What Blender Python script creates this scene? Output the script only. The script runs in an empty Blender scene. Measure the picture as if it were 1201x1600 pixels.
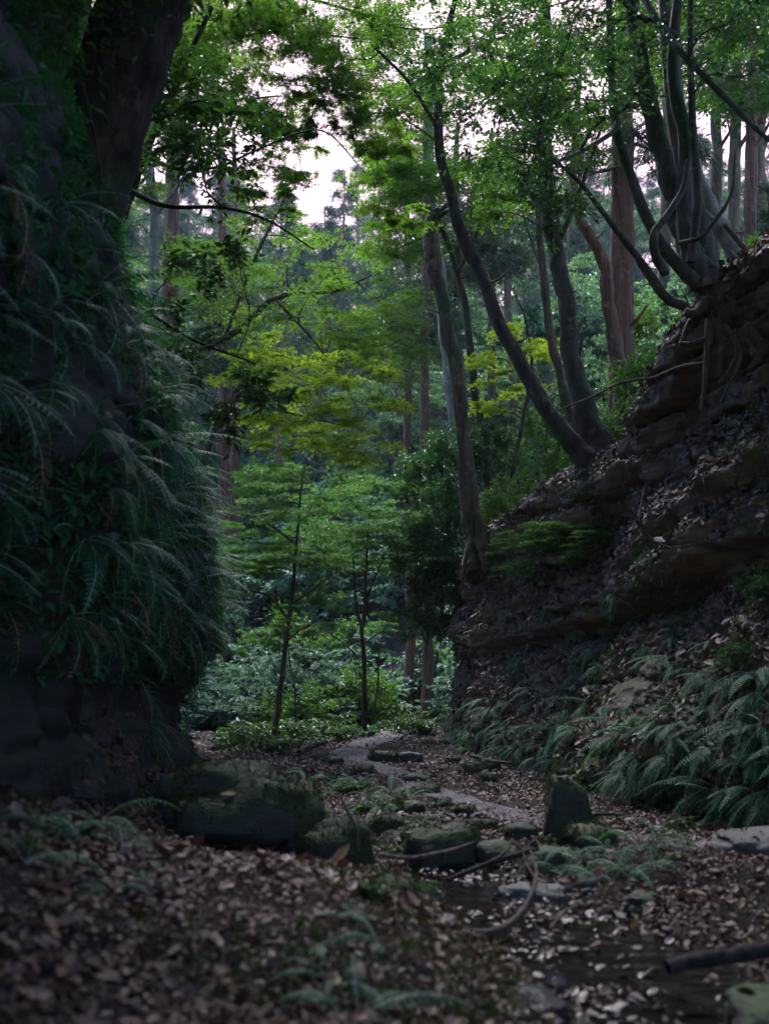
import bpy, math, random
import numpy as np
from mathutils import Vector, Matrix

# ---------------------------------------------------------------- camera, sky, sun, exposure
SC = bpy.context.scene
COL = SC.collection
PITCH = math.radians(9.9)
CAM_Z = 1.4
cam_d = bpy.data.cameras.new('camera')
cam = bpy.data.objects.new('camera', cam_d)
COL.objects.link(cam)
cam.location = (0, 0, CAM_Z)
cam.rotation_euler = (math.radians(90) + PITCH, 0, 0)
cam_d.sensor_fit = 'VERTICAL'
cam_d.sensor_height = 36
cam_d.sensor_width = 27
cam_d.lens = 36
cam_d.clip_start = 0.05
cam_d.clip_end = 600
cam_d.dof.use_dof = True
cam_d.dof.focus_distance = 19
cam_d.dof.aperture_fstop = 1.2
SC.camera = cam

SUN_EL, SUN_ROT = math.radians(58), math.radians(-13)     # soft sun added high ahead to light the clearing
W = bpy.data.worlds.new('World')
SC.world = W
W.use_nodes = True
wt = W.node_tree
wt.nodes.clear()
w_out = wt.nodes.new('ShaderNodeOutputWorld')
w_bg = wt.nodes.new('ShaderNodeBackground')
w_sky = wt.nodes.new('ShaderNodeTexSky')
w_sky.sky_type = 'NISHITA'
w_sky.sun_disc = False
w_sky.sun_elevation = SUN_EL
w_sky.sun_rotation = SUN_ROT
w_sky.dust_density = 0.4
w_sky.ozone_density = 6.0
w_bg.inputs['Strength'].default_value = 0.15
w_mix = wt.nodes.new('ShaderNodeMix')
w_mix.data_type = 'RGBA'
w_mix.inputs[0].default_value = 0.03
w_mix.inputs[7].default_value = (3.6, 3.1, 3.5, 1)          # thin pale pink cloud veil
wt.links.new(w_sky.outputs[0], w_mix.inputs[6])
w_tc = wt.nodes.new('ShaderNodeTexCoord')
w_dot = wt.nodes.new('ShaderNodeVectorMath')
w_dot.operation = 'DOT_PRODUCT'
w_dot.inputs[1].default_value = Vector((.12, .92, .37)).normalized()
w_mr = wt.nodes.new('ShaderNodeMapRange')
w_mr.interpolation_type = 'SMOOTHSTEP'
w_mr.inputs[1].default_value = .70
w_mr.inputs[2].default_value = .93
w_cl = wt.nodes.new('ShaderNodeMix')
w_cl.data_type = 'RGBA'
w_cl.inputs[7].default_value = (3.1, 2.1, 2.5, 1)
wt.links.new(w_tc.outputs['Generated'], w_dot.inputs[0])
wt.links.new(w_dot.outputs['Value'], w_mr.inputs[0])
wt.links.new(w_mr.outputs[0], w_cl.inputs[0])
wt.links.new(w_mix.outputs[2], w_cl.inputs[6])
wt.links.new(w_cl.outputs[2], w_bg.inputs['Color'])
wt.links.new(w_bg.outputs[0], w_out.inputs['Surface'])
sun_d = bpy.data.lights.new('sun', 'SUN')
sun = bpy.data.objects.new('sun', sun_d)
COL.objects.link(sun)
sun_d.energy = 2.3
sun_d.angle = math.radians(22)
sun_d.color = (1.0, 0.98, 0.94)
sd = Vector((math.sin(SUN_ROT) * math.cos(SUN_EL), math.cos(SUN_ROT) * math.cos(SUN_EL), math.sin(SUN_EL)))
sun.rotation_euler = sd.to_track_quat('Z', 'Y').to_euler()

SC.view_settings.view_transform = 'Standard'
SC.view_settings.look = 'None'
SC.view_settings.exposure = 2.4
SC.view_settings.gamma = 1.0
SC.view_settings.use_white_balance = True      # the photograph is balanced cool
SC.view_settings.white_balance_temperature = 6050
SC.view_settings.white_balance_tint = 16
SC.render.engine = 'CYCLES'
cy = SC.cycles
cy.max_bounces = 5
cy.diffuse_bounces = 3
cy.glossy_bounces = 2
cy.transmission_bounces = 3
cy.transparent_max_bounces = 4
cy.caustics_reflective = False
cy.caustics_refractive = False
cy.use_denoising = True
cy.use_adaptive_sampling = True
cy.adaptive_threshold = 0.02
cy.sample_clamp_indirect = 4.0

R = np.random.default_rng(11)
random.seed(5)

# ---------------------------------------------------------------- small helpers
SP, CP = math.sin(PITCH), math.cos(PITCH)
def P(px, py, Y):
    """a point of the place seen at (px, py) of the 1201 x 1600 photograph, Y metres ahead"""
    u, v = (px - 600.5) / 1600.0, (800 - py) / 1600.0
    s = Y / (CP - SP * v)
    return np.array((u * s, Y, CAM_Z + (SP + CP * v) * s))

def _hash(ix, iy, iz, seed):
    h = (ix.astype(np.int64) * 374761393 + iy.astype(np.int64) * 668265263 + iz.astype(np.int64) * 2147483647 + seed * 1274126177) & 0xFFFFFFFF
    h = ((h ^ (h >> 13)) * 1274126177) & 0xFFFFFFFF
    h = h ^ (h >> 16)
    return (h & 0xFFFF) / 32767.5 - 1.0

def vnoise(p, seed=0):
    p = np.asarray(p, float)
    i = np.floor(p).astype(np.int64)
    f = p - i
    f = f * f * (3 - 2 * f)
    r = 0
    for dx in (0, 1):
        for dy in (0, 1):
            for dz in (0, 1):
                w = (f[..., 0] if dx else 1 - f[..., 0]) * (f[..., 1] if dy else 1 - f[..., 1]) * (f[..., 2] if dz else 1 - f[..., 2])
                r = r + w * _hash(i[..., 0] + dx, i[..., 1] + dy, i[..., 2] + dz, seed)
    return r

def fbm(p, octv=4, seed=0):
    p = np.asarray(p, float)
    a, r = 0.5, 0
    for k in range(octv):
        r = r + a * vnoise(p * (2 ** k) + 17.3 * k, seed + k)
        a *= 0.5
    return r

def sstep(a, b, x):
    t = np.clip((x - a) / (b - a), 0, 1)
    return t * t * (3 - 2 * t)

class MB:
    """collects vertices and faces for ONE mesh"""
    def __init__(self):
        self.v, self.f, self.n = [], [], 0
    def add(self, verts, faces, mat=0):
        verts = np.asarray(verts, np.float32).reshape(-1, 3)
        faces = np.asarray(faces, np.int32)
        self.v.append(verts)
        self.f.append((faces + self.n, mat))
        self.n += len(verts)
    def build(self, name, mats, parent=None, loc=None, smooth=True, link=True):
        me = bpy.data.meshes.new(name)
        V = np.concatenate(self.v)
        me.vertices.add(len(V))
        me.vertices.foreach_set('co', V.ravel())
        loops = np.concatenate([f.ravel() for f, m in self.f])
        tot = np.concatenate([np.full(len(f), f.shape[1], np.int32) for f, m in self.f])
        mi = np.concatenate([np.full(len(f), m, np.int32) for f, m in self.f])
        start = np.concatenate(([0], np.cumsum(tot)[:-1])).astype(np.int32)
        me.loops.add(len(loops))
        me.loops.foreach_set('vertex_index', loops.astype(np.int32))
        me.polygons.add(len(tot))
        me.polygons.foreach_set('loop_start', start)
        me.polygons.foreach_set('loop_total', tot)
        me.polygons.foreach_set('material_index', mi)
        me.polygons.foreach_set('use_smooth', np.full(len(tot), smooth))
        for m in (mats if isinstance(mats, (list, tuple)) else [mats]):
            me.materials.append(m)
        me.update(calc_edges=True)
        if not link:
            return me
        o = bpy.data.objects.new(name, me)
        COL.objects.link(o)
        if parent is not None:
            o.parent = parent
        if loc is not None:
            o.location = loc
        return o

def tag(o, label=None, cat=None, group=None, kind=None):
    if label: o['label'] = label
    if cat: o['category'] = cat
    if group: o['group'] = group
    if kind: o['kind'] = kind
    return o

def empty(name, loc=(0, 0, 0), rot=(0, 0, 0), parent=None):
    o = bpy.data.objects.new(name, None)
    o.empty_display_size = 0.1
    COL.objects.link(o)
    o.location = loc
    o.rotation_euler = rot
    if parent is not None: o.parent = parent
    return o

def spline(pts, n):
    """Catmull-Rom through the points (any number of columns), n samples"""
    p = np.asarray(pts, float)
    if len(p) == 2:
        t = np.linspace(0, 1, n)[:, None]
        return p[0] * (1 - t) + p[1] * t
    q = np.vstack((2 * p[0] - p[1], p, 2 * p[-1] - p[-2]))
    t = np.linspace(0, len(p) - 1 - 1e-6, n)
    i = t.astype(int)
    f = (t - i)[:, None]
    a, b, c, d = q[i], q[i + 1], q[i + 2], q[i + 3]
    return 0.5 * (2 * b + (c - a) * f + (2 * a - 5 * b + 4 * c - d) * f ** 2 + (3 * b - a - 3 * c + d) * f ** 3)

def tube(mb, path, rad, sides=8, mat=0, rough=0.0, cap=True, seed=0):
    path = np.asarray(path, float)
    n = len(path)
    rad = np.broadcast_to(np.asarray(rad, float), (n,))
    tg = np.gradient(path, axis=0)
    tg /= np.linalg.norm(tg, axis=1, keepdims=True) + 1e-9
    ref = np.array((0.31, 0.17, 0.93)) if abs(tg[0, 2]) < 0.8 else np.array((0.97, 0.2, 0.1))
    u = np.cross(tg[0], ref); u /= np.linalg.norm(u)
    U = np.empty((n, 3))
    for i in range(n):
        u = u - tg[i] * (u @ tg[i])
        u /= np.linalg.norm(u) + 1e-9
        U[i] = u
    Vv = np.cross(tg, U)
    a = np.linspace(0, 2 * math.pi, sides, endpoint=False)
    rr = np.repeat(rad[:, None], sides, 1)
    if rough:
        q = np.stack(np.broadcast_arrays(np.cos(a)[None] * 1.3 + seed, np.sin(a)[None] * 1.3, (np.arange(n) * 0.35)[:, None]), -1)
        rr = rr * (1 + rough * fbm(q, 3, seed))
    vs = path[:, None] + rr[..., None] * (np.cos(a)[None, :, None] * U[:, None] + np.sin(a)[None, :, None] * Vv[:, None])
    idx = np.arange(n * sides).reshape(n, sides)
    fa = np.stack((idx[:-1], np.roll(idx, -1, 1)[:-1], np.roll(idx, -1, 1)[1:], idx[1:]), -1).reshape(-1, 4)
    mb.add(vs.reshape(-1, 3), fa, mat)
    if cap:
        c = np.vstack((vs[-1], path[-1] + tg[-1] * rad[-1] * 0.5))
        mb.add(c, [(i, (i + 1) % sides, sides) for i in range(sides)], mat)

# leaf templates: x across, y along, z out of the blade, length 1
LT = {
    'diamond': (np.array([(0, 0, 0), (.3, .45, .07), (0, 1, -.05), (-.3, .45, .07)]), np.array([(0, 1, 2, 3)])),
    'oval': (np.array([(0, 0, 0), (.2, .3, .06), (.16, .68, .05), (0, 1, -.08), (-.16, .68, .05), (-.2, .3, .06)]), np.array([(0, 1, 2, 3), (0, 3, 4, 5)])),
    'litter': (np.array([(0, 0, .05), (.27, .28, .14), (.24, .66, .12), (0, 1, .1), (-.24, .66, .15), (-.27, .28, .1)]), np.array([(0, 1, 2, 3), (0, 3, 4, 5)])),
    'needle': (np.array([(0, 0, 0), (.09, .4, .02), (0, 1, -.1), (-.09, .4, .02)]), np.array([(0, 1, 2, 3)])),
    'blade': (np.array([(0, 0, 0), (.13, .35, .05), (0, 1, -.25), (-.13, .35, .05)]), np.array([(0, 1, 2, 3)])),
}
def _palm():
    v, f = [], []
    for k, (ang, L) in enumerate(((-62, .75), (0, 1), (62, .75))):
        c, s = math.cos(math.radians(ang)), math.sin(math.radians(ang))
        for x, y, z in ((0, 0, 0), (.17, .45, .03), (0, 1, -.08), (-.17, .45, .03)):
            x, y = x * L, y * L
            v.append((x * c + y * s, -x * s + y * c, z))
        f.append((4 * k, 4 * k + 1, 4 * k + 2, 4 * k + 3))
    return np.array(v), np.array(f)
LT['palm'] = _palm()

def leaves(mb, pos, d, up, size, kind='diamond', mat=0):
    T, F = LT[kind]
    pos = np.asarray(pos, float)
    n = len(pos)
    if n == 0: return
    y = d / (np.linalg.norm(d, axis=1, keepdims=True) + 1e-9)
    x = np.cross(y, up); x /= np.linalg.norm(x, axis=1, keepdims=True) + 1e-9
    z = np.cross(x, y)
    s = np.broadcast_to(np.asarray(size, float), (n,))[:, None, None]
    v = pos[:, None] + s * (T[None, :, 0, None] * x[:, None] + T[None, :, 1, None] * y[:, None] + T[None, :, 2, None] * z[:, None])
    f = (np.arange(n) * len(T))[:, None, None] + F[None]
    mb.add(v.reshape(-1, 3), f.reshape(-1, F.shape[1]), mat)

# ---------------------------------------------------------------- materials
def mat(name):
    m = bpy.data.materials.new(name)
    m.use_nodes = True
    nt = m.node_tree
    nt.nodes.clear()
    return m, nt, nt.nodes.new('ShaderNodeOutputMaterial')

def node(nt, t, **kw):
    n = nt.nodes.new(t)
    for k, v in kw.items():
        if k in n.inputs: n.inputs[k].default_value = v
        else: setattr(n, k, v)
    return n

def ramp(nt, src, stops):
    r = nt.nodes.new('ShaderNodeValToRGB')
    e = r.color_ramp.elements
    while len(e) < len(stops): e.new(0.5)
    for k, (p, c) in enumerate(stops):
        e[k].position = p
        e[k].color = (*c, 1)
    if src is not None: nt.links.new(src, r.inputs[0])
    return r

def leaf_mat(name, cols, trans=0.35, rough=0.45, spec=0.3, tcol=None, vary=0.15):
    m, nt, out = mat(name)
    geo = node(nt, 'ShaderNodeNewGeometry')
    info = node(nt, 'ShaderNodeObjectInfo')
    r = ramp(nt, geo.outputs['Random Per Island'], [(k / max(1, len(cols) - 1), c) for k, c in enumerate(cols)])
    hsv = node(nt, 'ShaderNodeHueSaturation')
    mp = node(nt, 'ShaderNodeMapRange')
    mp.inputs[3].default_value = 1 - vary
    mp.inputs[4].default_value = 1 + vary
    nt.links.new(info.outputs['Random'], mp.inputs[0])
    nt.links.new(mp.outputs[0], hsv.inputs['Value'])
    nt.links.new(r.outputs[0], hsv.inputs['Color'])
    pb = node(nt, 'ShaderNodeBsdfPrincipled')
    pb.inputs['Roughness'].default_value = rough
    pb.inputs['Specular IOR Level'].default_value = spec
    nt.links.new(hsv.outputs[0], pb.inputs['Base Color'])
    if trans > 0:
        tr = node(nt, 'ShaderNodeBsdfTranslucent')
        g = node(nt, 'ShaderNodeMix', data_type='RGBA', blend_type='MULTIPLY')
        g.inputs[0].default_value = 1
        g.inputs[7].default_value = (*(tcol or (1.5, 1.6, .7)), 1)
        nt.links.new(hsv.outputs[0], g.inputs[6])
        nt.links.new(g.outputs[2], tr.inputs['Color'])
        mx = node(nt, 'ShaderNodeMixShader')
        mx.inputs[0].default_value = trans
        nt.links.new(pb.outputs[0], mx.inputs[1])
        nt.links.new(tr.outputs[0], mx.inputs[2])
        nt.links.new(mx.outputs[0], out.inputs[0])
    else:
        nt.links.new(pb.outputs[0], out.inputs[0])
    return m

def bark_mat(name, c1, c2, scale=6, moss=0.0, stretch=0.12, bump=0.9):
    m, nt, out = mat(name)
    tc = node(nt, 'ShaderNodeTexCoord')
    mp = node(nt, 'ShaderNodeMapping')
    mp.inputs['Scale'].default_value = (scale, scale, scale * stretch)
    nt.links.new(tc.outputs['Object'], mp.inputs[0])
    n1 = node(nt, 'ShaderNodeTexNoise', Scale=2.2, Detail=6.0, Roughness=.65)
    nt.links.new(mp.outputs[0], n1.inputs['Vector'])
    n2 = node(nt, 'ShaderNodeTexNoise', Scale=1.1, Detail=3.0)
    nt.links.new(tc.outputs['Object'], n2.inputs['Vector'])
    r = ramp(nt, n1.outputs[0], [(.32, c1), (.68, c2)])
    last = r.outputs[0]
    if moss:
        r2 = ramp(nt, n2.outputs[0], [(.62 - moss * .3, (0, 0, 0)), (.72 - moss * .2, (1, 1, 1))])
        mx = node(nt, 'ShaderNodeMix', data_type='RGBA')
        mx.inputs[7].default_value = (.035, .055, .02, 1)
        nt.links.new(r2.outputs[0], mx.inputs[0])
        nt.links.new(last, mx.inputs[6])
        last = mx.outputs[2]
    n3 = node(nt, 'ShaderNodeTexNoise', Scale=5.0, Detail=5.0, Roughness=.7)
    nt.links.new(tc.outputs['Object'], n3.inputs['Vector'])
    r3 = ramp(nt, n3.outputs[0], [(.56, (0, 0, 0)), (.66, (.7, .7, .7))])
    mx3 = node(nt, 'ShaderNodeMix', data_type='RGBA')
    mx3.inputs[7].default_value = (*[min(.3, 1.5 * x + .01) for x in c2], 1)
    nt.links.new(r3.outputs[0], mx3.inputs[0])
    nt.links.new(last, mx3.inputs[6])
    last = mx3.outputs[2]
    pb = node(nt, 'ShaderNodeBsdfPrincipled', Roughness=.85)
    pb.inputs['Specular IOR Level'].default_value = .2
    nt.links.new(last, pb.inputs['Base Color'])
    b = node(nt, 'ShaderNodeBump', Strength=bump, Distance=.03)
    nt.links.new(n1.outputs[0], b.inputs['Height'])
    nt.links.new(b.outputs[0], pb.inputs['Normal'])
    nt.links.new(pb.outputs[0], out.inputs[0])
    return m

def rock_mat(name, c1, c2, moss=.5, mosscol=(.03, .055, .015), band=3.0, thr=.35, rough=.8):
    """bedded stone; moss grows on the faces that look up, in patches"""
    m, nt, out = mat(name)
    tc = node(nt, 'ShaderNodeTexCoord')
    geo = node(nt, 'ShaderNodeNewGeometry')
    mp = node(nt, 'ShaderNodeMapping')
    mp.inputs['Scale'].default_value = (.6, .6, band)
    nt.links.new(tc.outputs['Object'], mp.inputs[0])
    n1 = node(nt, 'ShaderNodeTexNoise', Scale=1.6, Detail=7.0, Roughness=.62)
    nt.links.new(mp.outputs[0], n1.inputs['Vector'])
    n2 = node(nt, 'ShaderNodeTexNoise', Scale=2.0, Detail=5.0)
    nt.links.new(tc.outputs['Object'], n2.inputs['Vector'])
    n3 = node(nt, 'ShaderNodeTexNoise', Scale=38.0, Detail=4.0)
    nt.links.new(tc.outputs['Object'], n3.inputs['Vector'])
    r = ramp(nt, n1.outputs[0], [(.3, c1), (.7, c2)])
    sep = node(nt, 'ShaderNodeSeparateXYZ')
    nt.links.new(geo.outputs['Normal'], sep.inputs[0])
    ad = node(nt, 'ShaderNodeMath', operation='MULTIPLY_ADD')
    nt.links.new(n2.outputs[0], ad.inputs[0])
    ad.inputs[1].default_value = 1.8
    nt.links.new(sep.outputs[2], ad.inputs[2])
    r2 = ramp(nt, None, [(0, (0, 0, 0)), (1, (1, 1, 1))])
    mr = node(nt, 'ShaderNodeMapRange')
    mr.inputs[1].default_value = .9 + thr
    mr.inputs[2].default_value = 1.25 + thr
    mr.inputs[4].default_value = min(1, moss * 1.6)
    nt.links.new(ad.outputs[0], mr.inputs[0])
    mc = ramp(nt, n3.outputs[0], [(.3, tuple(.5 * x for x in mosscol)), (.75, tuple(1.5 * x for x in mosscol))])
    mx = node(nt, 'ShaderNodeMix', data_type='RGBA')
    nt.links.new(mr.outputs[0], mx.inputs[0])
    nt.links.new(r.outputs[0], mx.inputs[6])
    nt.links.new(mc.outputs[0], mx.inputs[7])
    nt.nodes.remove(r2)
    pb = node(nt, 'ShaderNodeBsdfPrincipled', Roughness=rough)
    nt.links.new(mx.outputs[2], pb.inputs['Base Color'])
    b1 = node(nt, 'ShaderNodeBump', Strength=.6, Distance=.08)
    nt.links.new(n1.outputs[0], b1.inputs['Height'])
    b2 = node(nt, 'ShaderNodeBump', Strength=.7, Distance=.015)
    nt.links.new(n3.outputs[0], b2.inputs['Height'])
    nt.links.new(b1.outputs[0], b2.inputs['Normal'])
    nt.links.new(b2.outputs[0], pb.inputs['Normal'])
    nt.links.new(pb.outputs[0], out.inputs[0])
    return m

def soil_mat(name, cols, sc=3.0, rough=.9, bump=.6, spec=.3):
    m, nt, out = mat(name)
    tc = node(nt, 'ShaderNodeTexCoord')
    n1 = node(nt, 'ShaderNodeTexNoise', Scale=sc, Detail=8.0, Roughness=.65)
    n2 = node(nt, 'ShaderNodeTexNoise', Scale=sc * 14, Detail=4.0)
    for q in (n1, n2): nt.links.new(tc.outputs['Object'], q.inputs['Vector'])
    ad = node(nt, 'ShaderNodeMath', operation='MULTIPLY_ADD')
    ad.inputs[1].default_value = .35
    nt.links.new(n2.outputs[0], ad.inputs[0])
    ml = node(nt, 'ShaderNodeMath', operation='MULTIPLY')
    ml.inputs[1].default_value = .7
    nt.links.new(n1.outputs[0], ml.inputs[0])
    nt.links.new(ml.outputs[0], ad.inputs[2])
    r = ramp(nt, ad.outputs[0], [(.35 + .32 * k / max(1, len(cols) - 1), c) for k, c in enumerate(cols)])
    pb = node(nt, 'ShaderNodeBsdfPrincipled', Roughness=rough)
    pb.inputs['Specular IOR Level'].default_value = spec
    nt.links.new(r.outputs[0], pb.inputs['Base Color'])
    b = node(nt, 'ShaderNodeBump', Strength=bump, Distance=.05)
    nt.links.new(ad.outputs[0], b.inputs['Height'])
    nt.links.new(b.outputs[0], pb.inputs['Normal'])
    nt.links.new(pb.outputs[0], out.inputs[0])
    return m

M = {}
M['maple'] = leaf_mat('maple_leaf', [(.06, .13, .014), (.09, .175, .016), (.065, .14, .022), (.13, .2, .018)], .55)  # yellower tones carry part of the backlit glow
M['maple_yellow'] = leaf_mat('backlit_yellow_maple_leaf', [(.11, .20, .013), (.16, .24, .015), (.21, .25, .015), (.10, .19, .015)], .72)  # yellow of the backlit glow is put into the leaf colour
M['maple_young'] = leaf_mat('young_maple_leaf', [(.045, .12, .03), (.06, .14, .03), (.05, .12, .04)], .5)  # cooler green leaf of the young maples, saplings and seedlings
M['evergreen'] = leaf_mat('evergreen_leaf', [(.02, .065, .016), (.032, .085, .02), (.045, .10, .02)], .42, .36, .4)
M['camellia'] = leaf_mat('glossy_leaf', [(.02, .06, .02), (.03, .08, .022), (.035, .085, .025)], .36, .34, .5)
M['mid'] = leaf_mat('broad_leaf', [(.035, .10, .02), (.055, .13, .022), (.08, .15, .022), (.045, .11, .025)], .45)
M['hill'] = leaf_mat('hillside_leaf', [(.05, .12, .05), (.07, .15, .055), (.055, .12, .07), (.10, .17, .04)], .4, vary=.3)
M['cedar'] = leaf_mat('conifer_needle', [(.03, .065, .045), (.04, .085, .05), (.05, .09, .06), (.06, .05, .045)], .2, .5, vary=.25)
M['shrub'] = leaf_mat('clearing_shrub_leaf', [(.07, .14, .11), (.05, .12, .085), (.11, .18, .15), (.06, .12, .10)], .35, .55, .3, vary=.35)
M['fern'] = leaf_mat('fern_frond', [(.028, .105, .045), (.042, .145, .068), (.024, .09, .038)], .35, .5, .14, vary=.35)
M['fern_dead'] = leaf_mat('withered_frond', [(.09, .055, .03), (.13, .08, .04), (.07, .045, .03)], .2, .7, .2)
M['herb'] = leaf_mat('ground_herb', [(.035, .08, .02), (.05, .105, .025), (.03, .07, .025)], .3, .45)
M['wet_leaf'] = leaf_mat('wet_fallen_leaf', [(.06, .04, .036), (.13, .09, .08), (.2, .15, .14), (.09, .06, .05)], 0, .45, .5, None, 0)
M['moss'] = leaf_mat('moss', [(.02, .034, .008), (.035, .055, .012), (.03, .042, .014), (.05, .06, .015)], .2, .8, .2)
M['litter'] = leaf_mat('fallen_leaf', [(.032, .016, .012), (.078, .037, .026), (.13, .068, .052), (.075, .03, .018), (.03, .016, .013), (.17, .10, .085), (.075, .038, .03), (.045, .025, .02), (.10, .054, .044), (.15, .085, .018)], .1, .55, .4, (1.2, .9, .7), 0)
M['bark_dark'] = bark_mat('dark_bark', (.02, .013, .008), (.085, .06, .04), 4, .3)
M['bark_brown'] = bark_mat('brown_bark', (.04, .026, .015), (.16, .105, .065), 4, .35)
M['bark_red'] = bark_mat('red_conifer_bark', (.055, .027, .018), (.2, .1, .065), 6, 0, .05, .9)
M['bark_pale'] = bark_mat('pale_bark', (.1, .085, .065), (.25, .215, .17), 4, .15, .2, .4)
M['bark_grey'] = bark_mat('grey_smooth_bark', (.035, .028, .02), (.13, .105, .075), 4, .4, .3, .5)
M['root'] = bark_mat('root_bark', (.035, .026, .018), (.12, .09, .062), 6, .1, .4)
M['twig'] = bark_mat('twig_bark', (.03, .022, .018), (.08, .06, .05), 9)
M['stick'] = bark_mat('dead_wood', (.05, .035, .03), (.16, .115, .1), 9, .1, .4)
M['stick_dark'] = bark_mat('wet_dead_wood', (.015, .012, .012), (.05, .04, .038), 9, .1, .4)
M['stem'] = leaf_mat('fern_stem', [(.04, .055, .02)], 0, .6, .2)
M['rock'] = rock_mat('mossy_rock', (.025, .024, .022), (.085, .08, .07), .7)
M['rock_moss'] = rock_mat('thick_moss_rock', (.02, .022, .018), (.07, .068, .055), 1, (.026, .042, .011), thr=.12)
M['slab'] = rock_mat('grey_stone', (.06, .056, .056), (.15, .14, .14), .4, thr=.75)
M['wet_slab'] = rock_mat('wet_grey_stone', (.03, .028, .03), (.09, .084, .09), 0, thr=1.5, rough=.3)
M['rock_bare'] = rock_mat('bare_dark_stone', (.03, .028, .03), (.08, .074, .078), 0, thr=1.5)
M['cliff'] = rock_mat('dark_cliff_stone', (.012, .011, .010), (.05, .043, .036), .6, (.02, .032, .012), 4, .45)
M['bank'] = rock_mat('bedded_sandstone', (.05, .034, .02), (.25, .17, .1), .6, (.045, .062, .016), 5, .5)
M['soil'] = soil_mat('forest_soil', [(.010, .008, .008), (.026, .019, .018), (.045, .034, .032)], spec=.05)
M['hillsoil'] = M['soil']
M['path'] = soil_mat('trodden_path', [(.04, .033, .034), (.08, .067, .07), (.118, .10, .106)], 2.0)
m, nt, out = mat('stream_water')
pb = node(nt, 'ShaderNodeBsdfPrincipled', Roughness=.09, IOR=1.33)
pb.inputs['Base Color'].default_value = (.012, .010, .009, 1)
n1 = node(nt, 'ShaderNodeTexNoise', Scale=14.0, Detail=3.0)
b = node(nt, 'ShaderNodeBump', Strength=.8, Distance=.03)
nt.links.new(n1.outputs[0], b.inputs['Height'])
nt.links.new(b.outputs[0], pb.inputs['Normal'])
nt.links.new(pb.outputs[0], out.inputs[0])
M['water'] = m

# ---------------------------------------------------------------- terrain
STREAM = spline([(1.75, 2), (1.5, 4), (1.4, 5.2), (1.15, 6.4), (.85, 7.4), (.72, 8.3), (.2, 9.6), (-.25, 11.2), (-.5, 13), (-.75, 16), (-1.3, 20)], 120)
PATHC = spline([(5.0, 6.2), (3.9, 8.2), (2.9, 9.6), (1.9, 11), (1.25, 12.6), (.75, 14.2), (.3, 16), (-.35, 18), (-.6, 20), (-.2, 23), (.35, 26), (1.0, 29), (2.2, 32)], 160)

def dist_to(line, x, y):
    d2 = np.full(x.shape, 1e9)
    ib = np.zeros(x.shape, int)
    for i in range(len(line)):
        q = (x - line[i, 0]) ** 2 + (y - line[i, 1]) ** 2
        k = q < d2
        d2[k] = q[k]; ib[k] = i
    return np.sqrt(d2), line[ib, 1]

def ground(x, y, detail=True):
    x = np.asarray(x, float); y = np.asarray(y, float)
    z = .42 * sstep(11, 27, y)
    z = z + .5 * sstep(-.9, -2.9, x) * sstep(20, 12, y)                   # leaf bank against the left cliff
    z = z + .28 * np.exp(-((x + .6) / 1.1) ** 2 - ((y - 6.0) / 1.5) ** 2)  # hump in front
    z = z + .22 * np.exp(-((x - 2.15) / .62) ** 2 - ((y - 8.3) / .75) ** 2) # fern hummock
    z = z + .12 * sstep(2.2, 3.6, x) * sstep(10, 7, y)
    z = z + .34 * sstep(.5, -2.3, x) * sstep(9.5, 6, y)
    ds, ys = dist_to(STREAM, x, y)
    wd = np.interp(ys, [2, 5.5, 8, 9.5, 20], [.75, .68, .5, .3, .25])
    dp = np.interp(ys, [2, 8.4, 9.5, 20], [.42, .38, .14, .10])
    z = z - dp * np.exp(-(ds / wd) ** 2 * 1.0)
    far = np.clip(y - 29, 0, None)
    hill = (.36 * far + .0035 * far ** 2) * sstep(29, 44, y)
    hill = np.minimum(hill, 32 + .05 * far)
    side = sstep(5, 26, np.abs(x + 1)) * sstep(22, 40, y) * 5
    z = z + hill + side
    if detail:
        p = np.stack((x, y, 0 * x), -1)
        z = z + .10 * fbm(p * .9, 3, 3) * sstep(0, 3, y + 2) + .05 * fbm(p * 3.2, 3, 9) + .8 * fbm(p * .12, 3, 5) * sstep(28, 45, y)
        dpth, _ = dist_to(PATHC, x, y)
        near = sstep(.9, .3, dpth)
        zs = .42 * sstep(11, 27, y) + .12 * sstep(2.2, 3.6, x) * sstep(10, 7, y)
        z = np.where(y < 30, z * (1 - .7 * near) + zs * .7 * near, z)
    return z

def gz(x, y):
    return float(ground(np.array([x], float), np.array([y], float))[0])

def grid_mesh(name, xs, ys, fz, mt):
    X, Y = np.meshgrid(xs, ys)
    Z = fz(X.ravel(), Y.ravel()).reshape(X.shape)
    mb = MB()
    i = np.arange(X.size).reshape(X.shape)
    f = np.stack((i[:-1, :-1], i[:-1, 1:], i[1:, 1:], i[1:, :-1]), -1).reshape(-1, 4)
    mb.add(np.stack((X, Y, Z), -1).reshape(-1, 3), f)
    return mb.build(name, mt)

xs = np.concatenate((np.arange(-90, -8, 3.), np.arange(-8, -4, .3), np.arange(-4, 6, .05), np.arange(6, 9, .3), np.arange(9, 91, 3.)))
ys = np.concatenate((np.arange(-30, 0, 2.), np.arange(0, 3.5, .2), np.arange(3.5, 14, .05), np.arange(14, 28, .12), np.arange(28, 45, .6), np.arange(45, 180, 3.)))
go = grid_mesh('ground', xs, ys, ground, M['soil'])
tag(go, 'brown forest floor of the ravine rising to a wooded hill', 'ground', kind='structure')

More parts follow.
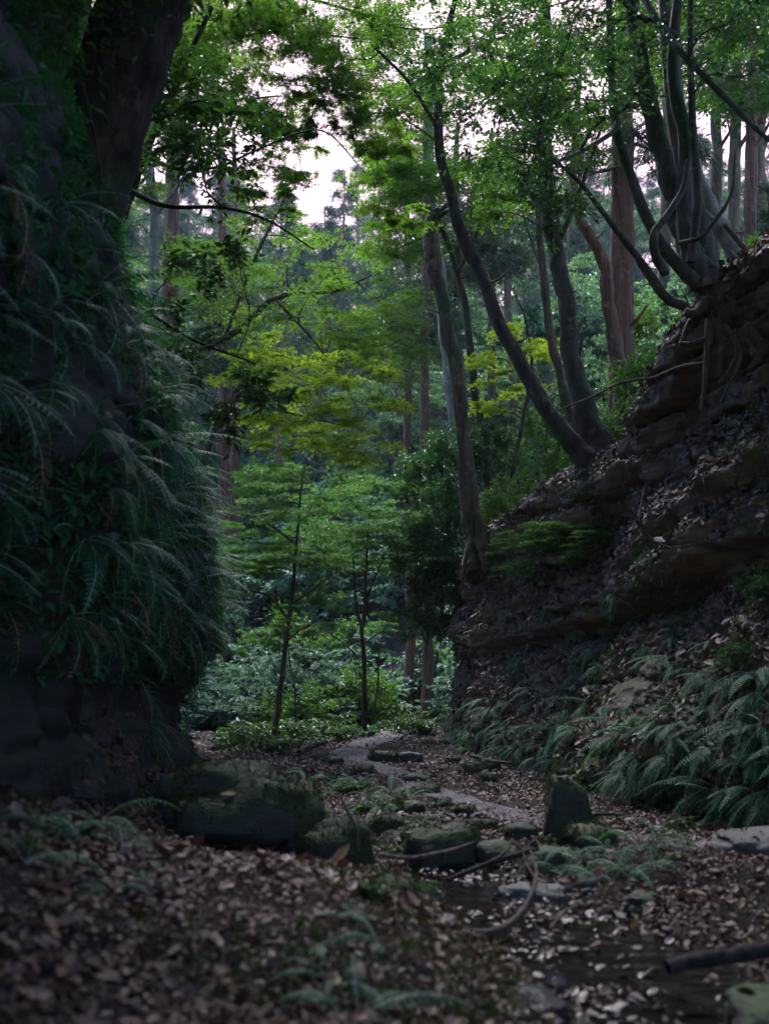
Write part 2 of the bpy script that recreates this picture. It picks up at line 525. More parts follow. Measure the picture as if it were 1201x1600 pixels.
def strip(name, line, widths, lift, mt, fz, nx=10, seed=1):
    n = len(line)
    t = np.gradient(line, axis=0); t /= np.linalg.norm(t, axis=1, keepdims=True)
    nn = np.stack((t[:, 1], -t[:, 0]), -1)
    jag = 1 + .5 * fbm(np.stack((np.arange(n) * .22, np.zeros(n), np.zeros(n)), -1), 3, seed)
    jag2 = 1 + .5 * fbm(np.stack((np.arange(n) * .22, np.ones(n) * 9, np.zeros(n)), -1), 3, seed)
    v = []
    for k in range(nx + 1):
        s = -1 + 2 * k / nx
        w = np.where(s < 0, jag, jag2) * widths * s
        v.append(line + nn * w[:, None])
    v = np.stack(v, 1)
    z = fz(v[..., 0].ravel(), v[..., 1].ravel()).reshape(v.shape[:2]) + lift
    i = np.arange(n * (nx + 1)).reshape(n, nx + 1)
    f = np.stack((i[:-1, :-1], i[:-1, 1:], i[1:, 1:], i[1:, :-1]), -1).reshape(-1, 4)
    mb = MB()
    mb.add(np.concatenate((v, z[..., None]), -1).reshape(-1, 3), f)
    return mb.build(name, mt)

pw = np.interp(PATHC[:, 1], [6, 9, 12, 16, 19, 24, 32], [.5, .34, .26, .24, .36, .36, .4])
po = strip('path', PATHC, pw, .014, M['path'], ground, 14)
tag(po, 'pale trodden earth path winding along the ravine', 'path', kind='structure')
sel = STREAM[STREAM[:, 1] < 9.0]
def water_z(x, y): return np.full(np.shape(x), 0.0) + np.where(y > 6.1, -.10, -.155) 
def stream_level(y): return np.interp(y, [2, 5.6, 6.9, 8.6, 9.2], [-.13, -.12, -.105, -.10, -.10])
wo = strip('water', sel, np.full(len(sel), .85), 0, M['water'], lambda x, y: stream_level(y), 8, 4)
tag(wo, 'dark shallow stream between leafy banks', 'stream', kind='structure')

# cliffs: a wall line in plan, swept up a profile of (height fraction, set-back)
def cliff(line, H, prof, kset, nz, n, seed, amp, strata, mt, name, flip):
    L = spline(line, n)
    t = np.gradient(L, axis=0); t /= np.linalg.norm(t, axis=1, keepdims=True)
    nin = np.stack((-t[:, 1], t[:, 0]), -1) * flip          # points into the rock
    # smooth normals so that the plateau does not fold over itself
    for _ in range(40):
        nin[1:-1] = (nin[:-2] + nin[1:-1] * 2 + nin[2:]) / 4
    nin /= np.linalg.norm(nin, axis=1, keepdims=True)
    hp, op = zip(*prof)
    # denser where the face is
    q = np.concatenate((np.linspace(0, 1.0, nz), 1 + (np.linspace(0, 1, 40)[1:] ** 1.5) * (hp[-1] - 1)))
    o = np.interp(q, hp, op)
    h = H(L[:, 1])[:, None] * q[None]
    k = kset(L[:, 1])[:, None]
    off = o[None] * np.where(q[None] < 1, k, k + (1 - k) * np.clip((q[None] - 1) * 8, 0, 1))
    base = ground(L[:, 0], L[:, 1], False)[:, None] - .25
    X = L[:, 0][:, None] + nin[:, 0][:, None] * off
    Y = L[:, 1][:, None] + nin[:, 1][:, None] * off
    Z = base + h
    p = np.stack((X, Y, Z), -1)
    face = sstep(1.25, .95, q)[None]
    big = fbm(p * np.array((.45, .45, .55)), 3, seed)
    med = fbm(p * 1.7, 4, seed + 20)
    wz = Z * strata + 1.2 * fbm(p * .35, 2, seed + 40) + .5 * med
    fl = np.floor(wz); fr = wz - fl
    lay = vnoise(np.stack((X * .5, Y * .5, fl * 3.7), -1), seed + 60)
    bed = lay - .55 * np.exp(-(np.minimum(fr, 1 - fr) / .09) ** 2) + .35 * (1 - (2 * fr - 1) ** 4)
    fine = fbm(p * 6.5, 3, seed + 90)
    blk = np.abs(vnoise(np.stack((X * .9, Y * .9, np.floor(wz * 1.0) * 3.1), -1), seed + 70))
    outc = sstep(-.12, .22, fbm(p * np.array((.4, .4, .7)), 2, seed + 95))
    bed = bed * (.15 + 1.15 * outc); blk = blk * outc
    d = (amp[0] * big + amp[1] * med + amp[2] * bed + amp[3] * blk + amp[4] * fine) * (.25 + .75 * face)
    X = X - nin[:, 0][:, None] * d
    Y = Y - nin[:, 1][:, None] * d
    Z = Z + .25 * fbm(p * .7, 3, seed + 80) * (1 - face) + .06 * fbm(p * 4, 3, seed + 81)
    V = np.stack((X, Y, Z), -1)
    i = np.arange(X.size).reshape(X.shape)
    f = np.stack((i[:-1, :-1], i[1:, :-1], i[1:, 1:], i[:-1, 1:]), -1).reshape(-1, 4)
    if flip < 0: f = f[:, ::-1]
    mb = MB(); mb.add(V.reshape(-1, 3), f)
    o_ = mb.build(name, mt)
    N = np.cross(np.gradient(V, axis=0), np.gradient(V, axis=1))
    N /= np.linalg.norm(N, axis=-1, keepdims=True) + 1e-9
    if flip < 0: N = -N
    return o_, V, N, q

LEFT_LINE = [(-3.2, -16), (-3.0, -6), (-2.9, 0), (-2.75, 5), (-2.55, 9), (-2.5, 13), (-2.75, 16.2), (-3.7, 18.8), (-6, 21.5), (-11, 24.5), (-20, 28), (-34, 32)]
LEFT_PROF = [(0, -.1), (.03, .05), (.08, .38), (.13, .42), (.18, .12), (.24, -.1), (.31, -.02), (.42, .35), (.58, .95), (.75, 1.5), (.9, 1.9), (1.0, 2.5), (1.06, 4), (1.25, 9), (1.6, 20), (2.0, 40)]
cl, LV, LN, LQ = cliff(LEFT_LINE, lambda y: np.interp(y, [0, 8, 13, 17, 22, 32], [13, 12.5, 10.5, 8.5, 7, 5]), LEFT_PROF, lambda y: np.interp(y, [5, 9, 13], [.35, .6, 1]),
                       190, 760, 3, (.45, .28, .10, .08, .07), 1.8, M['cliff'], 'cliff_left', 1)
tag(cl, 'dark fern grown rock wall on the left of the ravine', 'cliff', kind='structure')
RIGHT_LINE = [(8.4, -16), (6.8, -4), (6.0, 3), (5.0, 7.6), (3.55, 11.3), (2.75, 14.6), (1.95, 18.2), (1.3, 21), (1.15, 22.6), (1.9, 24.6), (4.2, 27), (9, 30), (18, 33), (34, 36)]
RIGHT_PROF = [(0, -.1), (.04, .02), (.1, .12), (.18, .24), (.2, .48), (.24, .6), (.31, .85), (.4, 1.2), (.425, 1.5), (.455, 1.5), (.48, 1.1), (.53, 1.05), (.56, 1.22), (.6, 1.1), (.63, 1.2), (.66, 1.4), (.74, 1.75), (.8, 1.7), (.86, 1.45), (.92, 1.35), (.96, 1.5), (1.0, 1.9), (1.04, 3.4), (1.12, 8), (1.3, 18), (1.55, 34)]
cr, RV, RN, RQ = cliff(RIGHT_LINE, lambda y: np.interp(y, [0, 8, 12, 13.6, 16, 19.5, 21.5, 24, 30], [8.2, 7.9, 7.4, 6.9, 5.7, 5.0, 4.4, 3.6, 2.6]), RIGHT_PROF,
                       lambda y: np.interp(y, [12, 16, 20, 24], [1, .95, .5, .5]), 250, 900, 8, (.38, .28, .17, .16, .07), 2.2, M['bank'], 'cliff_right', -1)
tag(cr, 'bedded sandstone bank under leaf litter on the right', 'cliff', kind='structure')

from mathutils.bvhtree import BVHTree
def bvh_of(o):
    me = o.data
    return BVHTree.FromPolygons([v.co[:] for v in me.vertices], [p.vertices[:] for p in me.polygons])
BV_L, BV_R = bvh_of(cl), bvh_of(cr)

def hit_ray(px, py):
    """first terrain point in the direction of a photograph pixel, with its normal"""
    o = Vector((0, 0, CAM_Z))
    d = (Vector(P(px, py, 10.)) - o).normalized()
    best = None
    for b in (BV_L, BV_R):
        h = b.ray_cast(o, d, 60)
        if h[0] is not None and (best is None or h[3] < best[2]):
            best = (np.array(h[0]), np.array(h[1]), h[3])
    t = np.linspace(2, 60, 1500)
    q = np.array(o)[None] + t[:, None] * np.array(d)[None]
    g = ground(q[:, 0], q[:, 1])
    k = np.nonzero(q[:, 2] < g)[0]
    if len(k) and (best is None or t[k[0]] < best[2]):
        best = (q[k[0]], np.array((0, 0, 1.)), t[k[0]])
    return best

def top_z(x, y):
    """height of whatever one stands on at (x, y)"""
    z = gz(x, y)
    for b in (BV_L, BV_R):
        h = b.ray_cast(Vector((x, y, 40)), Vector((0, 0, -1)), 80)
        if h[0] is not None: z = max(z, h[0].z)
    return z

# ---------------------------------------------------------------- fallen leaves
def scatter_on_sheet(V, N, dens, seed, mask):
    """random points on a swept sheet V[i, j]"""
    r = np.random.default_rng(seed)
    a = V[:-1, :-1]; b = V[1:, :-1]; c = V[:-1, 1:]
    area = np.linalg.norm(np.cross(b - a, c - a), axis=-1)
    m = mask[:-1, :-1]
    cnt = r.poisson(area * dens * m)
    idx = np.repeat(np.arange(cnt.size), cnt.ravel())
    u, w = r.random(len(idx)), r.random(len(idx))
    a = a.reshape(-1, 3)[idx]; b = b.reshape(-1, 3)[idx]; c = c.reshape(-1, 3)[idx]
    pos = a + (b - a) * u[:, None] + (c - a) * w[:, None]
    return pos, N[:-1, :-1].reshape(-1, 3)[idx]

def litter(mb, pos, nrm, size, r, lift=.012):
    n = len(pos)
    d = r.normal(size=(n, 3))
    up = nrm + r.normal(size=(n, 3)) * .38
    up /= np.linalg.norm(up, axis=1, keepdims=True)
    d = d - up * (d * up).sum(1, keepdims=True)
    leaves(mb, pos + nrm * (lift + .02 * r.random((n, 1))), d, up, size * np.exp(.38 * r.normal(size=n)), 'litter')

r = np.random.default_rng(21)
mb = MB()
n = 170000
yy = 3.6 + 25 * r.random(n) ** 1.6
xx = (r.random(n) * 2 - 1) * (1.6 + yy * .33)
pd, _ = dist_to(PATHC, xx, yy)
sdist, _ = dist_to(STREAM, xx, yy)
pn = fbm(np.stack((xx * .9, yy * .9, 0 * xx), -1), 3, 77)
zz = ground(xx, yy)
pn2 = fbm(np.stack((xx * .55, yy * .55, 0 * xx + 4), -1), 4, 79)
keep = (r.random(n) < (.22 + .78 * sstep(-.16, .06, pn2 + .25 * sstep(8, 13, yy)))) & (r.random(n) < sstep(.0, .5, pd) * .68 + .32) & (r.random(n) < sstep(-.3, .1, pn) * .7 + .3)
wet = (sdist < .6) & (yy < 9.0) & (zz < stream_level(yy))
zz = np.where(wet, stream_level(yy), zz)
keep = np.where(wet, r.random(n) < .03 + .22 * sstep(.0, .25, fbm(np.stack((xx * 2.2, yy * 2.2, 0 * xx), -1), 3, 81)), keep)
wk = keep & wet
WETP = np.stack((xx[wk], yy[wk], zz[wk]), -1)
keep = keep & ~wet
xx, yy, zz = xx[keep], yy[keep], zz[keep]
mbw = MB()
litter(mbw, WETP, np.tile((0, 0, 1.), (len(WETP), 1)), .05, r, .002)
tag(mbw.build('floating_leaves', M['wet_leaf'], smooth=False), 'wet fallen leaves floating on the stream and its pool', 'fallen leaves', kind='stuff')
e = .05
nx_ = np.stack((-(ground(xx + e, yy) - ground(xx - e, yy)) / (2 * e), -(ground(xx, yy + e) - ground(xx, yy - e)) / (2 * e), np.ones(len(xx))), -1)
nx_ /= np.linalg.norm(nx_, axis=1, keepdims=True)
litter(mb, np.stack((xx, yy, zz), -1), nx_, .046, r)
n = 90000
yy = 3.6 + 18 * r.random(n) ** 1.7
xx = (r.random(n) * 2 - 1) * (1.6 + yy * .33)
zz = ground(xx, yy)
pd, _ = dist_to(PATHC, xx, yy)
sdist, _ = dist_to(STREAM, xx, yy)
k = ~((sdist < .9) & (yy < 9) & (zz < stream_level(yy))) & (r.random(n) < .5 + .5 * sstep(.1, .5, pd))
litter(mb, np.stack((xx, yy, zz), -1)[k], np.tile((0, 0, 1.), (int(k.sum()), 1)), .024, r, .0)
o = mb.build('leaf_litter', M['litter'], smooth=False)
tag(o, 'brown fallen leaves covering the ravine floor', 'fallen leaves', kind='stuff')

mb = MB()
up = RN[..., 2]
pat = fbm(RV * .55, 3, 91)
mask = sstep(-.05, .28, up) * sstep(-.45, -.05, pat) * (RV[..., 1] > 4) * (RV[..., 1] < 27) * sstep(.04, .1, RQ)[None] * sstep(1.5, 1.1, RQ)[None]
pos, nr = scatter_on_sheet(RV, RN, 640, 31, mask)
litter(mb, pos, nr, .07, r, .01)
o = mb.build('leaf_litter', M['litter'], smooth=False)
tag(o, 'brown fallen leaves lying on the slopes of the right bank', 'fallen leaves', kind='stuff')
mb = MB()
mask = sstep(.1, .5, LN[..., 2]) * sstep(-.2, .2, fbm(LV * .55, 3, 95)) * (LV[..., 1] > 8.5) * (LV[..., 1] < 22) * sstep(1.2, 1.05, LQ)[None]
pos, nr = scatter_on_sheet(LV, LN, 130, 32, mask)
litter(mb, pos, nr, .08, r, .01)
o = mb.build('leaf_litter', M['litter'], smooth=False)
tag(o, 'brown fallen leaves caught on ledges of the left cliff', 'fallen leaves', kind='stuff')

# ---------------------------------------------------------------- ferns
def frond_mesh(L, pairs, width, rise, droop, bend, seed):
    r = np.random.default_rng(seed)
    t = np.linspace(0, 1, 24)
    el = math.radians(rise) - math.radians(droop) * t ** 1.2
    ds = L / 23
    y = np.concatenate(([0], np.cumsum(np.cos(el[:-1]) * ds)))
    z = np.concatenate(([0], np.cumsum(np.sin(el[:-1]) * ds)))
    x = bend * L * t ** 2
    path = np.stack((x, y, z), -1)
    mb = MB()
    tube(mb, path[::2], np.linspace(.004, .001, 12) * L, 3, 1, cap=False)
    tt = .16 + .84 * (np.arange(pairs) + .5) / pairs
    c = np.stack([np.interp(tt, t, path[:, k]) for k in range(3)], -1)
    tg = np.stack([np.interp(tt, t, np.gradient(path[:, k])) for k in range(3)], -1)
    tg /= np.linalg.norm(tg, axis=1, keepdims=True)
    side = np.cross(tg, np.array((0, 0, 1.))); side /= np.linalg.norm(side, axis=1, keepdims=True)
    upv = np.cross(side, tg)
    w = width * L * (1 - tt) ** .75 * np.minimum(1, .35 + 2.4 * (tt - .1))
    for s in (-1, 1):
        d = side * s * .88 + tg * .42 - upv * (.12 + .2 * r.random((pairs, 1)))
        d /= np.linalg.norm(d, axis=1, keepdims=True)
        T = np.array([(0, 0), (.5, .16), (.42, .62), (0, 1), (-.42, .62), (-.5, .16)])
        half = L * (1 - .16) / pairs * .46
        xx_ = np.cross(d, upv); xx_ /= np.linalg.norm(xx_, axis=1, keepdims=True)
        dn = np.cross(xx_, d)
        ln = w * (.9 + .2 * r.random(pairs))
        v = c[:, None] + T[None, :, 0, None] * half * xx_[:, None] + (T[None, :, 1, None] * ln[:, None, None]) * d[:, None]
        v -= (T[None, :, 1, None] ** 2 * .12 * ln[:, None, None]) * np.abs(dn)[:, None] * np.array((0, 0, 1.))
        f = (np.arange(pairs) * 6)[:, None, None] + np.array([(0, 1, 2, 3), (0, 3, 4, 5)])[None]
        mb.add(v.reshape(-1, 3), f.reshape(-1, 4))
    return mb.build('frond', [M['fern'], M['stem']], link=False)

HANG = [frond_mesh(1.0, 15 + k % 3, .20 + .02 * (k % 3), 6 - 6 * k, 40 + 5 * k, .07 * (k - 2.5), 40 + k) for k in range(7)]
GRND = [frond_mesh(1.0, 15, .22, 62 - 5 * k, 90 + 6 * k, .07 * (k - 2), 60 + k) for k in range(5)]

DEAD = []
for me_ in HANG[4:]:
    md = me_.copy(); md.materials[0] = M['fern_dead']; DEAD.append(md)

def fern(pos, outdir, L, nf, label, group, hang=True, rr=random, spread=75, lean=-8):
    """an empty at the crown; each frond a child; outdir = heading the fronds lean towards"""
    a0 = math.atan2(outdir[1], outdir[0]) - math.pi / 2
    root = empty('fern', pos, (0, 0, a0))
    tag(root, label, 'fern', group)
    for k in range(nf):
        me = rr.choice(HANG if hang else GRND) if rr.random() > .07 else rr.choice(DEAD)
        f = bpy.data.objects.new('frond', me)
        COL.objects.link(f)
        f.parent = root
        az = math.radians(rr.uniform(-spread, spread)) if hang else 2 * math.pi * (k + rr.uniform(-.3, .3)) / nf
        f.rotation_euler = (math.radians(lean + rr.uniform(-19, 19)), math.radians(rr.uniform(-22, 22)), az)
        s = L * rr.uniform(.5, 1.15)
        f.scale = (s, s, s)
    return root

rr = random.Random(3)
# left cliff: pick face points, many of them from what the photograph shows
def cliff_ferns(V, N, Q, n, cond, L, nf, label, group, bias, seed, hang=True, spread=75, lean=3):
    r = np.random.default_rng(seed)
    ok = np.argwhere(cond(V, N, np.broadcast_to(Q[None], V.shape[:2])))
    pick = []
    r.shuffle(ok)
    for i, j in ok:
        p = V[i, j]
        if all(np.linalg.norm(p - q[0]) > .30 for q in pick):
            pick.append((p, N[i, j]))
            if len(pick) >= n: break
    for p, nn in pick:
        h = np.array((nn[0], nn[1])) + np.array(bias)
        fern(p - nn * .03, h, L * rr.uniform(.75, 1.25), rr.randint(*nf), label, group, hang, rr, spread, lean)
    return pick

cliff_ferns(LV, LN, LQ, 120, lambda V, N, Q: (V[..., 1] > 5.2) & (V[..., 1] < 15) & (V[..., 2] > 1.9) & (V[..., 2] < 5.2) & (Q < .5), .72, (10, 14),
            'long arching fern hanging from the thick bulge of the left cliff', 'ferns hanging from the bulge of the left cliff', (0, -1.0), 5, spread=45)
cliff_ferns(LV, LN, LQ, 52, lambda V, N, Q: (V[..., 1] > 12.2) & (V[..., 1] < 18.5) & (V[..., 2] > .45) & (V[..., 2] < 4.6) & (Q < .6), .6, (9, 12),
            'green fern hanging at the far end of the left cliff', 'ferns at the far end of the left cliff', (0, -1.0), 6, spread=50)
cliff_ferns(LV, LN, LQ, 46, lambda V, N, Q: (V[..., 1] > 8.5) & (V[..., 1] < 17) & (V[..., 2] > 5.0) & (V[..., 2] < 8.6) & (Q < .95), .58, (7, 10),
            'dark fern high on the upper face of the left cliff', 'ferns on the upper left cliff', (0, -.9), 7)
# right bank foot
cliff_ferns(RV, RN, RQ, 70, lambda V, N, Q: (V[..., 1] > 8.6) & (V[..., 1] < 13.4) & (V[..., 2] > .25) & (V[..., 2] < 1.7 - .0 * V[..., 2]) & (Q < .4), .62, (10, 13),
            'pale tipped fern in the dense bank at the foot of the right slope', 'ferns at the near foot of the right bank', (-.2, -.8), 8, spread=50, lean=4)
cliff_ferns(RV, RN, RQ, 42, lambda V, N, Q: (V[..., 1] >= 13.4) & (V[..., 1] < 21.5) & (V[..., 2] > .2) & (V[..., 2] < 1.25) & (Q < .4), .56, (9, 11),
            'fern growing beside the path under the sandstone bluff', 'ferns under the sandstone bluff', (-.2, -.8), 9, spread=50, lean=4)
for px, py in ((900, 985), (925, 1010), (950, 990), (880, 1000), (1050, 1040), (1075, 1060), (1100, 1085), (1040, 1025), (1130, 1090), (1000, 960), (940, 1040), (905, 1045), (780, 1050), (830, 1075), (870, 1090), (820, 1020), (760, 1090), (900, 1110), (950, 1105), (850, 945), (990, 1090), (1010, 1010), (1060, 990), (960, 930), (1120, 1000), (1150, 1050), (1180, 1080), (800, 960)):
    h = hit_ray(px, py)
    fern(h[0], (-.5, -.9), rr.uniform(.5, .75), 8, 'fern tuft growing out of the rock outcrop on the right bank', 'ferns on the right rock outcrop', True, rr, 70)

# ---------------------------------------------------------------- trees
def skeleton_branch(r, a, b, sag=.1, n=8, jit=.06):
    L = np.linalg.norm(b - a)
    mid1 = a + (b - a) * .33 + np.array((0, 0, sag * L)) + r.normal(size=3) * jit * L
    mid2 = a + (b - a) * .68 + np.array((0, 0, sag * .7 * L)) + r.normal(size=3) * jit * L
    return spline([a, mid1, mid2, b], n)

def clump_leaves(mb, r, C, rad, ntw, nl, size, kind, flat, droop, twig_r, mat_leaf=0, mat_twig=1, jit=.1, outward=None):
    """sprays of leaves on twigs round one branch end C; flat < 1 makes tiers"""
    d = r.normal(size=(ntw, 3)); d[:, 2] *= flat
    d /= np.linalg.norm(d, axis=1, keepdims=True)
    if outward is not None:
        d += outward * .5
    d[:, 2] = d[:, 2] * (flat if flat < .6 else 1)
    ln = rad * (.45 + .6 * r.random(ntw))
    t = (.15 + .85 * r.random((ntw, nl)))
    pos = C + (d * ln[:, None])[:, None] * t[..., None]
    pos[..., 2] -= droop * ln[:, None] * t ** 2
    pos = pos + r.normal(size=pos.shape) * jit * rad * np.array((1, 1, .4 if flat < .6 else 1))
    pos = pos.reshape(-1, 3)
    dd = np.repeat(d, nl, 0) + r.normal(size=pos.shape) * .9
    dd[:, 2] = dd[:, 2] * .5 - .25
    up = np.array((0, 0, 1.)) + r.normal(size=pos.shape) * (.45 if flat < .6 else .7)
    leaves(mb, pos, dd, up, size * (.65 + .7 * r.random(len(pos))), kind, mat_leaf)
    if twig_r:
        for k in range(0, ntw):
            e = C + d[k] * ln[k]
            m_ = C + d[k] * ln[k] * .5 + np.array((0, 0, .0))
            e = e - np.array((0, 0, droop * ln[k])); m_ = m_ - np.array((0, 0, droop * ln[k] * .25))
            tube(mb, np.stack((C, m_, e)), np.array((1, .7, .35)) * twig_r, 3, mat_twig, cap=False)

def tree(name, label, cat, base_mat, leaf_mt, trunk, limbs=(), regions=(), kind='palm', size=.07, ntw=12, nl=14, flat=.35, droop=.15,
         group=None, seed=1, flare=1.0, bury=.9, roots=(), sides=10, branch_r=.03, root_mat=None, knob=.3):
    """trunk and limbs: rows of photograph x, y, metres ahead, radius; regions: cx, cy, rx, ry, Y, dY, clumps, clump radius"""
    r = np.random.default_rng(seed)
    tp = np.array([(*P(a, b, c), d) for a, b, c, d in trunk])
    if bury: tp = np.vstack((np.concatenate((tp[0, :3] + (tp[0, :3] - tp[1, :3]) * .25 - np.array((0, 0, bury)), tp[0, 3:] * 1.1)), tp))
    s = spline(tp, 14 * len(tp))
    base = s[0, :3].copy()
    root = empty(name, base)
    tag(root, label, cat, group)
    wob = np.stack([fbm(np.stack((np.arange(len(s)) * .16, np.full(len(s), 3.1 * k + seed), np.zeros(len(s))), -1), 3, seed + k) for k in range(3)], -1)
    s[2:, :3] += wob[2:] * np.minimum(.07, .5 * s[2:, 3:4]) * np.where(s[2:, 3:4] > .3, .4, 1)
    rad = s[:, 3] * (.88 if bury else 1.0)
    if flare > 1:
        dd = np.linalg.norm(s[:, :3] - base, axis=1)
        rad *= 1 + (flare - 1) * np.exp(-dd / (3 * rad[0]))
    mb = MB()
    tube(mb, s[:, :3] - base, rad, sides + 4, 0, knob, seed=seed)
    if bury:
        for k in range(int(r.integers(3, 7))):                  # dead stubs and knots
            i = int(r.integers(len(s) // 4, len(s) - 2))
            a = r.uniform(0, 6.28)
            dv = np.array((math.cos(a), math.sin(a), r.uniform(-.2, .7)))
            L = rad[i] * r.uniform(1.2, 1.8) + r.uniform(.02, .4) * (r.random() < .6)
            p0 = s[i, :3] - base
            tube(mb, np.stack((p0, p0 + dv * L * .6, p0 + dv * L + np.array((0, 0, .15 * L)))), np.array((.5, .3, .12)) * rad[i] * r.uniform(.4, .9), 6, 0, .3, seed=k)
    mb.build('trunk', base_mat, root)
    skel = [s[2:]]
    for lb in limbs:
        q = np.array([(*P(a, b, c), d) for a, b, c, d in lb])
        w = spline(q, 7 * len(q))
        mb = MB()
        tube(mb, w[:, :3] - base, w[:, 3], 7, 0, .22, seed=seed + len(skel))
        mb.build('branch', base_mat, root)
        skel.append(w)
    for rt in roots:
        q = np.array([(*P(a, b, c), d) for a, b, c, d in rt])
        w = spline(q, 7 * len(q))
        mb = MB()
        tube(mb, w[:, :3] - base, w[:, 3], 7, 0, .25, seed=seed + len(rt))
        mb.build('root', root_mat or base_mat, root)
    S = np.concatenate(skel)
    if regions:
        mb = MB()
        for cx, cy, rx, ry, Y, dY, nc, cr_ in regions:
            for k in range(nc):
                while True:
                    a, b, c = r.uniform(-1, 1, 3)
                    if a * a + b * b < 1: break
                C = P(cx + a * rx, cy + b * ry, Y + c * dY)
                # attach to the skeleton: near, and preferably from below
                dv = S[:, :3] - C
                cost = np.linalg.norm(dv, axis=1) + np.clip(dv[:, 2], 0, None) * .8
                j = int(np.argmin(cost))
                A = S[j, :3]
                if np.linalg.norm(A - C) > .6:
                    br = skeleton_branch(r, A, C, .06)
                    r0 = min(S[j, 3] * .6, branch_r * (.35 + .25 * np.linalg.norm(A - C)))
                    tube(mb, br - base, np.linspace(r0, .006, len(br)), 5, 1, cap=False)
                    S = np.vstack((S, np.column_stack((br[3:], np.linspace(r0 * .6, .008, len(br) - 3)))))
                out = C - A
                out = out / (np.linalg.norm(out) + 1e-6)
                clump_leaves(mb, r, C - base, cr_ * r.uniform(.7, 1.25), ntw, nl, size, kind, flat, droop, .004, outward=out)
        mb.build('crown', [leaf_mt, M['twig']], root, smooth=False)
    return root

exec_trees = True
# big dark leaning trunk on the left cliff
tree('leaning_tree', 'huge dark trunk leaning out over the left cliff at the top', 'tree', M['bark_dark'], M['evergreen'],
     [(85, 400, 10.2, .48), (122, 290, 10.0, .46), (162, 180, 9.8, .44), (205, 70, 9.7, .43), (245, -70, 9.6, .42), (300, -260, 9.4, .3)],
     [[(215, 60, 9.8, .12), (300, -60, 9.6, .08), (420, -160, 9.2, .05)], [(165, 210, 9.9, .05), (240, 160, 10.6, .03), (330, 120, 11.2, .015)]],
     [(300, -160, 260, 150, 9.5, 2.5, 40, .7), (300, 130, 90, 110, 11, 1.2, 20, .38), (120, -80, 200, 120, 9, 2, 22, .7), (560, -340, 430, 130, 9.5, 3, 110, .8), (250, -330, 300, 130, 8, 2, 50, .8)], 'oval', .1, 12, 10, .8, .2, seed=101, flare=1.25, bury=0, knob=.1, sides=18)  # topmost crown regions are out of view, added to shade the foreground
# evergreen growing from the far part of the left cliff; its big dark leaves hang into the gap
tree('evergreen_tree', 'evergreen with large dark leaves reaching out from the left cliff', 'tree', M['bark_dark'], M['evergreen'],
     [(165, 430, 14.5, .09), (195, 330, 14.3, .08), (235, 215, 14, .07), (285, 110, 13.6, .05), (330, 10, 13, .04)],
     [[(205, 300, 14.1, .045), (262, 322, 13.6, .035), (350, 325, 13.2, .025), (420, 345, 13, .018), (490, 390, 12.8, .01)],
      [(225, 240, 14.1, .04), (270, 262, 13.6, .03), (335, 262, 13.2, .02), (400, 235, 13, .015), (470, 207, 12.9, .012), (515, 210, 12.8, .012), (570, 270, 12.6, .008)],
      [(220, 480, 14, .03), (300, 530, 13.4, .022), (400, 568, 13, .012)]],
     [(320, 230, 110, 110, 13.6, 1.4, 20, .42), (260, 150, 90, 80, 14, 1, 9, .42), (350, 420, 80, 60, 13.2, 1, 8, .3), (330, 560, 90, 40, 13.2, .8, 8, .3), (390, 640, 55, 40, 13, .6, 7, .28), (420, 610, 40, 30, 13, .5, 4, .25), (290, 480, 60, 50, 13.6, .8, 5, .3)],
     'oval', .105, 9, 7, .7, .25, seed=102)
tree('pale_tree', 'slim pale grey trunk standing behind the left cliff', 'tree', M['bark_pale'], M['maple'],
     [(245, 640, 25, .17), (240, 480, 25, .16), (243, 330, 25, .15), (232, 240, 25, .14), (240, 90, 25, .12), (255, -80, 25, .1)],
     [[(238, 300, 25, .06), (200, 200, 24.6, .04), (190, 80, 24, .03)], [(243, 340, 25, .05), (300, 250, 24.5, .04), (330, 120, 24, .025), (350, -40, 23.5, .02)]],
     [(260, 60, 130, 120, 25, 2, 40, .8), (200, 240, 70, 120, 25.5, 2, 26, .7)], seed=103, size=.085)
tree('conifer', 'reddish straight trunk behind the left cliff beside the pale trunk', 'tree', M['bark_red'], M['cedar'],
     [(262, 640, 29, .3), (264, 480, 29, .28), (268, 380, 29, .26), (272, 200, 29, .22), (276, 0, 29, .18)], (), [(275, 60, 60, 160, 29, 1.5, 30, .8)], 'needle', .22, 14, 14, .7, .35, seed=104)
